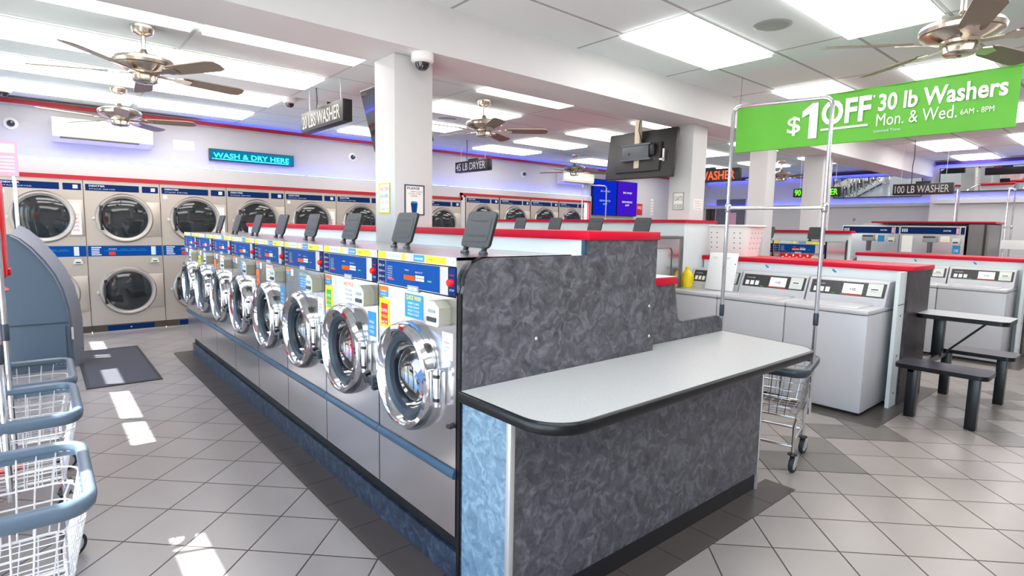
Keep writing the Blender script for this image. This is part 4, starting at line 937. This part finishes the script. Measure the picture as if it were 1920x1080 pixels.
b = MB(); b.box(-.3, .3, -1.6, 1.2, 1.28, 1.42, 'white_pl'); b.box(-.302, .302, 1.19, 1.21, 1.28, 1.42, 'red'); b.build('top', t, smooth=False)
for (x, y) in ((-.25, -1.5), (.25, -1.5), (-.25, 1.1), (.25, 1.1)):
    b = MB(); b.box(x - .03, x + .03, y - .03, y + .03, 0, 1.28, 'leg'); b.build('leg', t, smooth=False)

# ================================================================== table with two benches
t = thing('bench_table', 'grey topped table with two attached benches on black steel legs', 'table', (0, 0, 0))
def board(cx, cy, w, l, z, th, top, r=.06):
    b = MB(); pts = rrect(w, l, r, 5, cx, cy); b.prism(pts, (0, 0, z), X_, Y_, th, top, 'edge'); return b
board(6.19, 1.135, .44, .64, .795, .038, 'speck').build('table_top', t, smooth=False)
for cx in (5.44, 6.48):
    o = board(cx, 1.10, .33, .60, .455, .034, 'bench').build('bench_seat', t, smooth=False)
    for y in (1.30, .90):
        b = MB(); b.box(cx - .04, cx + .04, y - .035, y + .035, .0, .424, 'leg', bev=.005); b.build('leg', t)
b = MB(); b.box(6.17, 6.25, 1.28, 1.36, .40, .757, 'leg', bev=.005); b.box(6.15, 6.27, 1.10, 1.37, .745, .758, 'leg'); b.build('pedestal', t)
b = MB(); b.box(5.40, 6.52, 1.29, 1.33, .375, .424, 'leg'); b.build('cross_beam', t, smooth=False)
b = MB(); b.cyl((6.21, 1.27, .43), (6.21, .98, .755), .009, 'leg'); b.build('brace', t)

# ================================================================== laundry carts
def cart(rim='rim', wire='wire', rack=True, L=.60, W=.50, fx=0.0):
    t = thing('laundry_cart', '', 'cart'); zt, zb = .645, .36; r = .07
    top = rrect(W - .03, L - .03, r, 4); bot = rrect(W - .14, L - .12, r * .7, 4)
    b = MB()
    def prof(z):
        f = (z - zb) / (zt - zb); return rrect((W - .14) + .11 * f, (L - .12) + .09 * f, .05 + .02 * f, 4)
    for j in range(6):
        z = zb + (zt - zb) * j / 5; b.tube([(x, y, z) for x, y in prof(z)], .0032, wire, closed=True, seg=4)
    for s in (-1, 1):
        for i in range(9):
            f = -1 + 2 * i / 8
            b.bar((s * (W - .14) / 2, f * (L - .24) / 2, zb), (s * (W - .03) / 2, f * (L - .17) / 2, zt), .003, wire)
        for i in range(7):
            f = -1 + 2 * i / 6
            b.bar((f * (W - .24) / 2, s * (L - .12) / 2, zb), (f * (W - .17) / 2, s * (L - .03) / 2, zt), .003, wire)
    for i in range(9): y = -1 + 2 * i / 8; b.bar((-(W - .14) / 2, y * (L - .2) / 2, zb), ((W - .14) / 2, y * (L - .2) / 2, zb), .0022, wire)
    for i in range(7): x = -1 + 2 * i / 6; b.bar((x * (W - .2) / 2, -(L - .12) / 2, zb), (x * (W - .2) / 2, (L - .12) / 2, zb), .0022, wire)
    b.build('wire_basket', t)
    b = MB(); path = rrect(W, L, .085, 6); n = len(path); cs = [(-.03, .0), (-.026, .016), (-.008, .022), (.004, .016), (.008, 0), (.004, -.022), (-.006, -.034), (-.014, -.03), (-.018, -.012), (-.026, -.008)]
    rings = []
    for i in range(n):
        p = Vector((*path[i], zt + .012)); d = (Vector((*path[(i + 1) % n], 0)) - Vector((*path[i - 1], 0))).normalized(); nn = Vector((d.y, -d.x, 0))
        rings.append([b.bm.verts.new(p + nn * q + Z_ * z) for q, z in cs])
    k = b.mi(rim)
    for i in range(n):
        for j in range(len(cs)): b.bm.faces.new((rings[i][j], rings[(i + 1) % n][j], rings[(i + 1) % n][(j + 1) % len(cs)], rings[i][(j + 1) % len(cs)])).material_index = k
    b.build('rim', t, ang=50)
    b = MB(); c = 'chrome_s'; ax, ay = min(.19, W / 2 - .075), L / 2 - .06
    for sx in (-1, 1):
        for sy in (-1, 1): b.tube([(sx * ax, sy * ay, .12), (sx * ax, sy * ay, .30), (sx * (ax + .02), sy * (ay + .015), zb)], .011, c)
        b.cyl((sx * ax, -ay, .17), (sx * ax, ay, .17), .009, c); b.cyl((sx * (W / 2 - .07), -L / 2 + .06, zb), (sx * (W / 2 - .07), L / 2 - .06, zb), .007, c)
    for sy in (-1, 1): b.cyl((-ax, sy * ay, .20), (ax, sy * ay, .20), .009, c)
    b.build('frame', t)
    for (sx, sy) in ((-1, -1), (1, -1), (-1, 1), (1, 1)):
        b = MB(); a = random.uniform(-.6, .6); x, y = sx * ax, sy * ay
        b.lathe([(0, .128), (.028, .126), (.03, .118), (.0, .114)], at(x, y, 0), 'black', seg=14)
        A = at(x, y, 0) @ Matrix.Rotation(a, 4, 'Z')
        for q in (-.018, .018): b.box(-.022, .022, q - .002, q + .002, .045, .116, 'alu', R=A @ Matrix.Rotation(.25, 4, 'Y'))
        w = b.build('caster', t)
        b = MB(); T = A @ at(.02, 0, .052) @ Matrix.Rotation(PI / 2, 4, 'X')
        b.lathe([(.036, -.013), (.050, -.012), (.052, -.006), (.052, .006), (.050, .012), (.036, .013)], T, 'rubber', seg=24)
        b.lathe([(0, -.012), (.036, -.011)], T, 'wheel', seg=20); b.lathe([(.036, .011), (0, .012)], T, 'wheel', seg=20); b.build('wheel', w)
    if rack:
        b = MB(); y0, y1, H = -L / 2 + .012, L / 2 - .012, 2.315
        p = [(0, y0, zb - .02), (0, y0, H - .05)] + [(0, y0 + .05 - .05 * math.cos(a), H - .05 + .05 * math.sin(a)) for a in (PI / 6, PI / 3, PI / 2)] + [(0, y1 - .05 + .05 * math.sin(a), H - .05 + .05 * math.cos(a)) for a in (0, PI / 6, PI / 3, PI / 2)] + [(0, y1, zb - .02)]
        b.tube(p, .0125, 'chrome_s', seg=10); b.cyl((0, y0, 1.65), (0, y1, 1.65), .011, 'chrome_s')
        for y in (y0, y1): b.lathe([(.0135, -.03), (.019, -.02), (.019, .02), (.0135, .03)], at(0, y, 1.65), 'chrome', seg=12); b.lathe([(.0135, .27), (.016, .275), (.016, .34), (.0135, .35)], at(0, y, zt), 'rim_dk', seg=12)
        b.build('hanging_rack', t)
    return t
ca = cart('rim_dk', 'wire_s', W=.56); ca.location = (3.64, 1.70, 0); ca.rotation_euler = (0, 0, math.radians(14)); tag(ca, 'wire laundry cart with tall chrome hanging rack beside the folding counter', None, 'laundry carts')
cb = cart('rim', 'wire', False); cb.location = (-.165, 2.305, 0); tag(cb, 'wire laundry cart with blue grey rim, closest of those by the storefront', None, 'laundry carts')
cr = cart('rim', 'wire'); cr.location = (-.152, 3.275, 0); tag(cr, 'wire laundry cart with blue grey rim and rack pole, middle of those by the storefront', None, 'laundry carts')
dup(cb, (-.145, 3.93, 0), 0, 'wire laundry cart with pale sunlit rim beside the entry mat')
for i, (x, y) in enumerate(((13.1, 1.95), (13.15, 2.72))): dup(ca, (x, y, 0), math.radians(90 + 8 * i), ('chrome rack cart at the mirror wall, %s the end of the large washers' % ('away from', 'nearer')[i]))
dup(ca, (8.2, 7.3, 0), math.radians(80), 'chrome rack cart in front of the taller dryers')

# ================================================================== hanging things
t = thing('sale_banner', 'green banner offering one dollar off hung from the ceiling past the fan', 'banner', (5.2, 2.845, 2.25), -PI / 2)
W, H = 2.05, .412
b = MB(); nx, nz = 40, 6; g = [[b.bm.verts.new((W * i / nx, .012 * math.sin(i * .9 + j * .5) * (.4 + .6 * (j / nz)) * .5, H * j / nz + .0)) for i in range(nx + 1)] for j in range(nz + 1)]
k = b.mi('green')
for j in range(nz):
    for i in range(nx): b.bm.faces.new((g[j][i], g[j][i + 1], g[j + 1][i + 1], g[j + 1][i])).material_index = k
b.build('cloth', t, ang=80)
b = MB(); o = -.009
b.text('$', (.49, o, .125), X_, Z_, .14, 'white_ink', .115, bold=.01); b.prism([(.675, .06), (.745, .06), (.745, .36), (.695, .36), (.615, .30), (.615, .245), (.675, .275)], (0, o, 0), X_, Z_, .001, 'white_ink'); b.text('OFF', (.775, o, .165), X_, Z_, .19, 'white_ink', .375, bold=.03)
b.prism([(.775, .115), (1.135, .115), (1.135, .132), (.775, .132)], (0, o, 0), X_, Z_, .001, 'white_ink'); b.text("'", (1.16, o, .30), X_, Z_, .05, 'white_ink', .012)
b.text('30 lb Washers', (1.20, o, .225), X_, Z_, .125, 'white_ink', .79, bold=.025); b.text('Mon. & Wed.', (1.195, o, .105), X_, Z_, .095, 'white_ink', .52); b.text('6AM - 8PM', (1.735, o, .12), X_, Z_, .04, 'white_ink', .19); b.text('Limited Time', (1.185, o, .055), X_, Z_, .022, 'ink_lt', .18)
b.build('print', t)
b = MB(); b.cyl((-.01, 0, H), (W + .01, 0, H), .006, 'green'); b.cyl((-.0, 0, .0), (W, 0, .0), .005, 'green'); b.build('hem_rod', t)
b = MB(); b.cyl((.03, 0, H), (.03, 0, .70), .0016, 'black', seg=6); b.build('hanging_wire', t)
b = MB(); b.cyl((W, 0, H), (W, 0, .70), .0016, 'black', seg=6); b.build('hanging_wire', t)

def box_sign(name, lab, x, yl, z, w, h, text, m, face='black', depth=.10, shift=0.0):
    t = thing(name, lab, 'sign', (x, yl, z), -PI / 2)
    b = MB(); b.box(0, w, 0, depth, 0, h, 'black', bev=.006); b.box(w * .38, w * .62, .02, depth - .02, h, h + .035, 'black'); b.build('housing', t)
    b = MB(); b.text(text, (w * .04, -.002, h * .17), X_, Z_, h * .66, m, w * .9, bold=.004); b.build('lettering', t)
    zt = ZC - z
    for q in (.12, .86):
        b = MB(); b.cyl((w * q, depth / 2, h), (w * q, depth / 2, zt), .003, 'alu', seg=6); b.build('hanging_wire', t)
    b = MB(); b.tube([(w * .30, depth / 2, h), (w * .29, depth / 2 + .01, h + (zt - h) * .4), (w * .31, depth / 2, h + (zt - h) * .6), (w * .30, depth / 2, zt)], .006, 'black'); b.build('power_cord', t)
    return t
box_sign('hanging_sign', 'hanging box sign with white washer lettering near the storefront fan', 2.32, 6.47, 2.50, 1.13, .21, '20 LBS WASHER', 'led_white')
box_sign('hanging_sign', 'hanging box sign with dim dryer lettering beside the white column', 5.6, 8.22, 2.41, .92, .18, '45 LB DRYER', 'led_dim')
box_sign('hanging_sign', 'hanging box sign glowing red beside the column with two notices', 9.0, 6.05, 2.335, 1.22, .22, '60 LB WASHER', 'led_red')
box_sign('hanging_sign', 'hanging box sign glowing green behind the slim columns', 9.8, 4.27, 2.08, .74, .145, '90 LB WASHER', 'led_green')
box_sign('hanging_sign', 'hanging black box sign with hundred pound washer lettering below the mirrors', 10.5, 3.02, 2.11, .78, .17, '100 LB WASHER', 'led_dim')

# televisions on ceiling poles
t = thing('ceiling_tv', 'black TV seen from behind on a pale ceiling pole beside a column', 'television', (5.15, 3.97, 2.33), -PI / 2)
R = Matrix.Rotation(math.radians(-8), 4, 'X')
b = MB(); b.box(-.46, .46, .035, .085, -.265, .265, 'tvback', bev=.012, R=R); b.box(-.30, .30, .01, .04, -.2, .12, 'tvback', bev=.012, R=R); b.build('back_cover', t)
b = MB(); b.box(-.45, .45, .085, .089, -.255, .255, 'tvscreen', R=R); b.build('screen', t, smooth=False)
b = MB(); b.box(-.19, .17, -.035, -.015, -.06, .09, 'bracket', bev=.004); b.box(-.20, .20, -.042, -.01, .085, .105, 'bracket'); b.box(-.20, .20, -.042, -.01, -.075, -.055, 'bracket'); b.cyl((-.09, -.036, -.0), (-.09, -.03, .0), .016, 'black'); b.box(.18, .24, -.03, .03, -.03, .09, 'black', bev=.01); b.box(.20, .34, -.0, .02, -.11, -.09, 'alu', R=Matrix.Rotation(math.radians(-4), 4, 'Y')); b.box(.33, .35, -.0, .02, -.10, .03, 'alu'); b.build('mount_bracket', t)
b = MB(); b.box(-.04, .03, -.012, .03, -.16, ZC - 2.33, 'wood', bev=.003); b.box(.0, .05, -.02, .0, ZC - 2.33 - .03, ZC - 2.33, 'black'); b.tube([(.03, -.02, .6), (.045, -.025, .4), (.02, -.02, .25), (.07, -.02, .12)], .005, 'black'); b.build('ceiling_pole', t)
t = thing('ceiling_tv', 'dark TV screen tilted down behind the white column', 'television', (2.36, 4.42, 2.43), -PI / 2)
R = Matrix.Rotation(math.radians(15), 4, 'X')
b = MB(); b.box(-.48, .48, .0, .05, -.275, .275, 'black', bev=.008, R=R); b.build('back_cover', t)
b = MB(); b.box(-.465, .465, -.002, .0, -.26, .26, 'tvscreen', R=R); b.build('screen', t, smooth=False)
b = MB(); b.box(-.04, .04, .04, .08, -.1, ZC - 2.43, 'black'); b.build('ceiling_pole', t, smooth=False)

# ================================================================== the storefront corner
t = thing('change_machine', 'blue grey change machine with tall curved front standing on the entry mat', 'machine', (.20, 7.04, 0))
pts = [(0, 0), (0, .47), (-.012, .62), (-.045, .80), (-.10, .96), (-.17, 1.09), (-.26, 1.22), (-.34, 1.305), (-.40, 1.34), (-.62, 1.34), (-.62, 0)]
b = MB(); b.prism(pts, (0, 0.02, 0), X_, Z_, .42, 'kiosk'); b.box(-.60, -.02, .012, .02, .468, .474, 'gasket'); b.box(-.055, -.05, .012, .02, .02, .44, 'gasket'); b.build('cabinet', t, smooth=False)
fr = [(0, 0), (.002, .47), (-.01, .62), (-.043, .80), (-.098, .96), (-.168, 1.09), (-.257, 1.225), (-.34, 1.315), (-.40, 1.355)]
b = MB(); k = b.mi('kiosk_edge'); ring = []
for i, (x, z) in enumerate(fr):
    a = fr[max(0, i - 1)]; c = fr[min(len(fr) - 1, i + 1)]; d = Vector((c[0] - a[0], 0, c[1] - a[1])).normalized(); n = Vector((d.z, 0, -d.x))
    p = Vector((x, 0, z)); ring.append([b.bm.verts.new(q) for q in (p + n * .09 + Y_ * .22, p + n * .09 + Y_ * .42, p - n * .02 + Y_ * .44, p - n * .03 + Y_ * .0)])
for i in range(len(ring) - 1):
    for j in range(4): b.bm.faces.new((ring[i][j], ring[i][(j + 1) % 4], ring[i + 1][(j + 1) % 4], ring[i + 1][j])).material_index = k
b.bm.faces.new(ring[-1]).material_index = k; b.build('curved_front', t, ang=60)
b = MB(); b.box(-.012, .006, -.004, .03, .30, .42, 'alu'); b.build('hinge', t, smooth=False)
b = MB(); b.box(.25, .81, 6.09, 7.88, 0, .008, 'mat_rub'); 
for q in ((.24, .82, 6.08, 6.12), (.24, .82, 7.85, 7.89), (.24, .27, 6.12, 7.85), (.79, .82, 6.12, 7.85)): b.box(q[0], q[1], q[2], q[3], .0, .0085, 'mat_edge')
tag(b.build('entry_mat', None, smooth=False), 'dark rectangular entry mat on the tiled floor by the change machine', 'mat')
t = thing('candy_machine', 'bright red candy machine on a stand at the storefront', 'vending machine', (-.335, 4.46, 0))
b = MB(); b.box(-.18, .18, -.15, .15, 1.15, 1.72, 'red_gloss', bev=.02); b.box(.16, .192, -.05, .05, 1.16, 1.20, 'red', bev=.005); b.build('body', t)
b = MB(); b.cyl((0, 0, .02), (0, 0, 1.06), .05, 'red_gloss', seg=20); b.lathe([(0, 1.06), (.165, 1.06), (.18, 1.075), (.165, 1.09), (.1, 1.10), (.08, 1.152), (0, 1.152)], Matrix(), 'red_gloss', seg=28); b.lathe([(0, 0), (.2, 0), (.2, .02), (.06, .03), (0, .03)], Matrix(), 'red_gloss', seg=28); b.build('stand', t)
b = MB(); b.box(.08, .165, -.02, .02, 1.72, 1.90, 'yellow'); b.build('topper', t, smooth=False)
t = thing('sign_stand', 'pink and white price sign on a slim pale post by the change machine', 'sign', (-.165, 7.7, 0))
b = MB(); b.cyl((0, 0, .02), (0, 0, 1.92), .016, 'white_pl'); b.lathe([(0, 0), (.15, 0), (.15, .015), (.03, .03), (0, .03)], Matrix(), 'white_pl', seg=24); b.build('post', t)
b = MB(); b.box(-.16, .04, -.02, .0, 1.92, 2.27, 'pink')
for i in range(5): b.box(-.13, .01, -.0215, -.02, 1.96 + .035 * i, 1.975 + .035 * i, 'paper')
b.box(-.14, .02, -.0215, -.02, 2.15, 2.24, 'ink_lt'); b.build('sign_board', t, smooth=False)
b = MB(); b.box(0, .06, -.05, .0, 0, .07, 'grey_pl', bev=.006)
tag(b.build('wall_box', None, loc=(XR2 - .02, 5.05, 1.78)), 'small grey box on the inner wall left of the large washers'.replace(' left of', ' beside'), 'box')

# ================================================================== camera, sky and sun
cam = bpy.data.cameras.new('camera'); co = bpy.data.objects.new('camera', cam); COL.objects.link(co)
f, yaw, pitch, roll = 1047.42, math.radians(49.8045), math.radians(-6.2652), math.radians(1.0302)
Fv = Vector((math.cos(yaw) * math.cos(pitch), math.sin(yaw) * math.cos(pitch), math.sin(pitch)))
Rv = Vector((math.sin(yaw), -math.cos(yaw), 0)); Uv = Rv.cross(Fv)
R2 = Rv * math.cos(roll) + Uv * math.sin(roll); U2 = Uv * math.cos(roll) - Rv * math.sin(roll)
mw = Matrix((R2, U2, -Fv)).transposed().to_4x4(); mw.translation = Vector((0, 0, 1.5)); co.matrix_world = mw
cam.sensor_fit = 'HORIZONTAL'; cam.sensor_width = 36.0; cam.lens = 36.0 * f / 1920; cam.clip_start = .02
bpy.context.scene.camera = co

sun = bpy.data.lights.new('sun', 'SUN'); so = bpy.data.objects.new('sun', sun); COL.objects.link(so)
sd = Vector((.94, -.34, -1.62)).normalized(); so.rotation_euler = sd.to_track_quat('-Z', 'Y').to_euler(); sun.energy = 75.0; sun.angle = math.radians(.5); sun.color = (1, .96, .9)
so.location = (-4, 4, 8)
wl = bpy.data.worlds.new('sky'); bpy.context.scene.world = wl; wl.use_nodes = True
nt = wl.node_tree; bg_ = nt.nodes['Background']; sk = nt.nodes.new('ShaderNodeTexSky'); sk.sky_type = 'NISHITA'; sk.sun_disc = False; sk.sun_elevation = math.radians(58); sk.sun_rotation = math.radians(200)
nt.links.new(sk.outputs[0], bg_.inputs['Color']); bg_.inputs['Strength'].default_value = 1.3

sc = bpy.context.scene
sc.view_settings.view_transform = 'Standard'; sc.view_settings.look = 'None'; sc.view_settings.gamma = 1.0; sc.view_settings.use_curve_mapping = False
sc.view_settings.exposure = 0.3
sc.cycles.max_bounces = 8; sc.cycles.diffuse_bounces = 4; sc.cycles.glossy_bounces = 4; sc.cycles.transparent_max_bounces = 8
sc.cycles.caustics_reflective = False; sc.cycles.caustics_refractive = False; sc.cycles.sample_clamp_indirect = 6.0
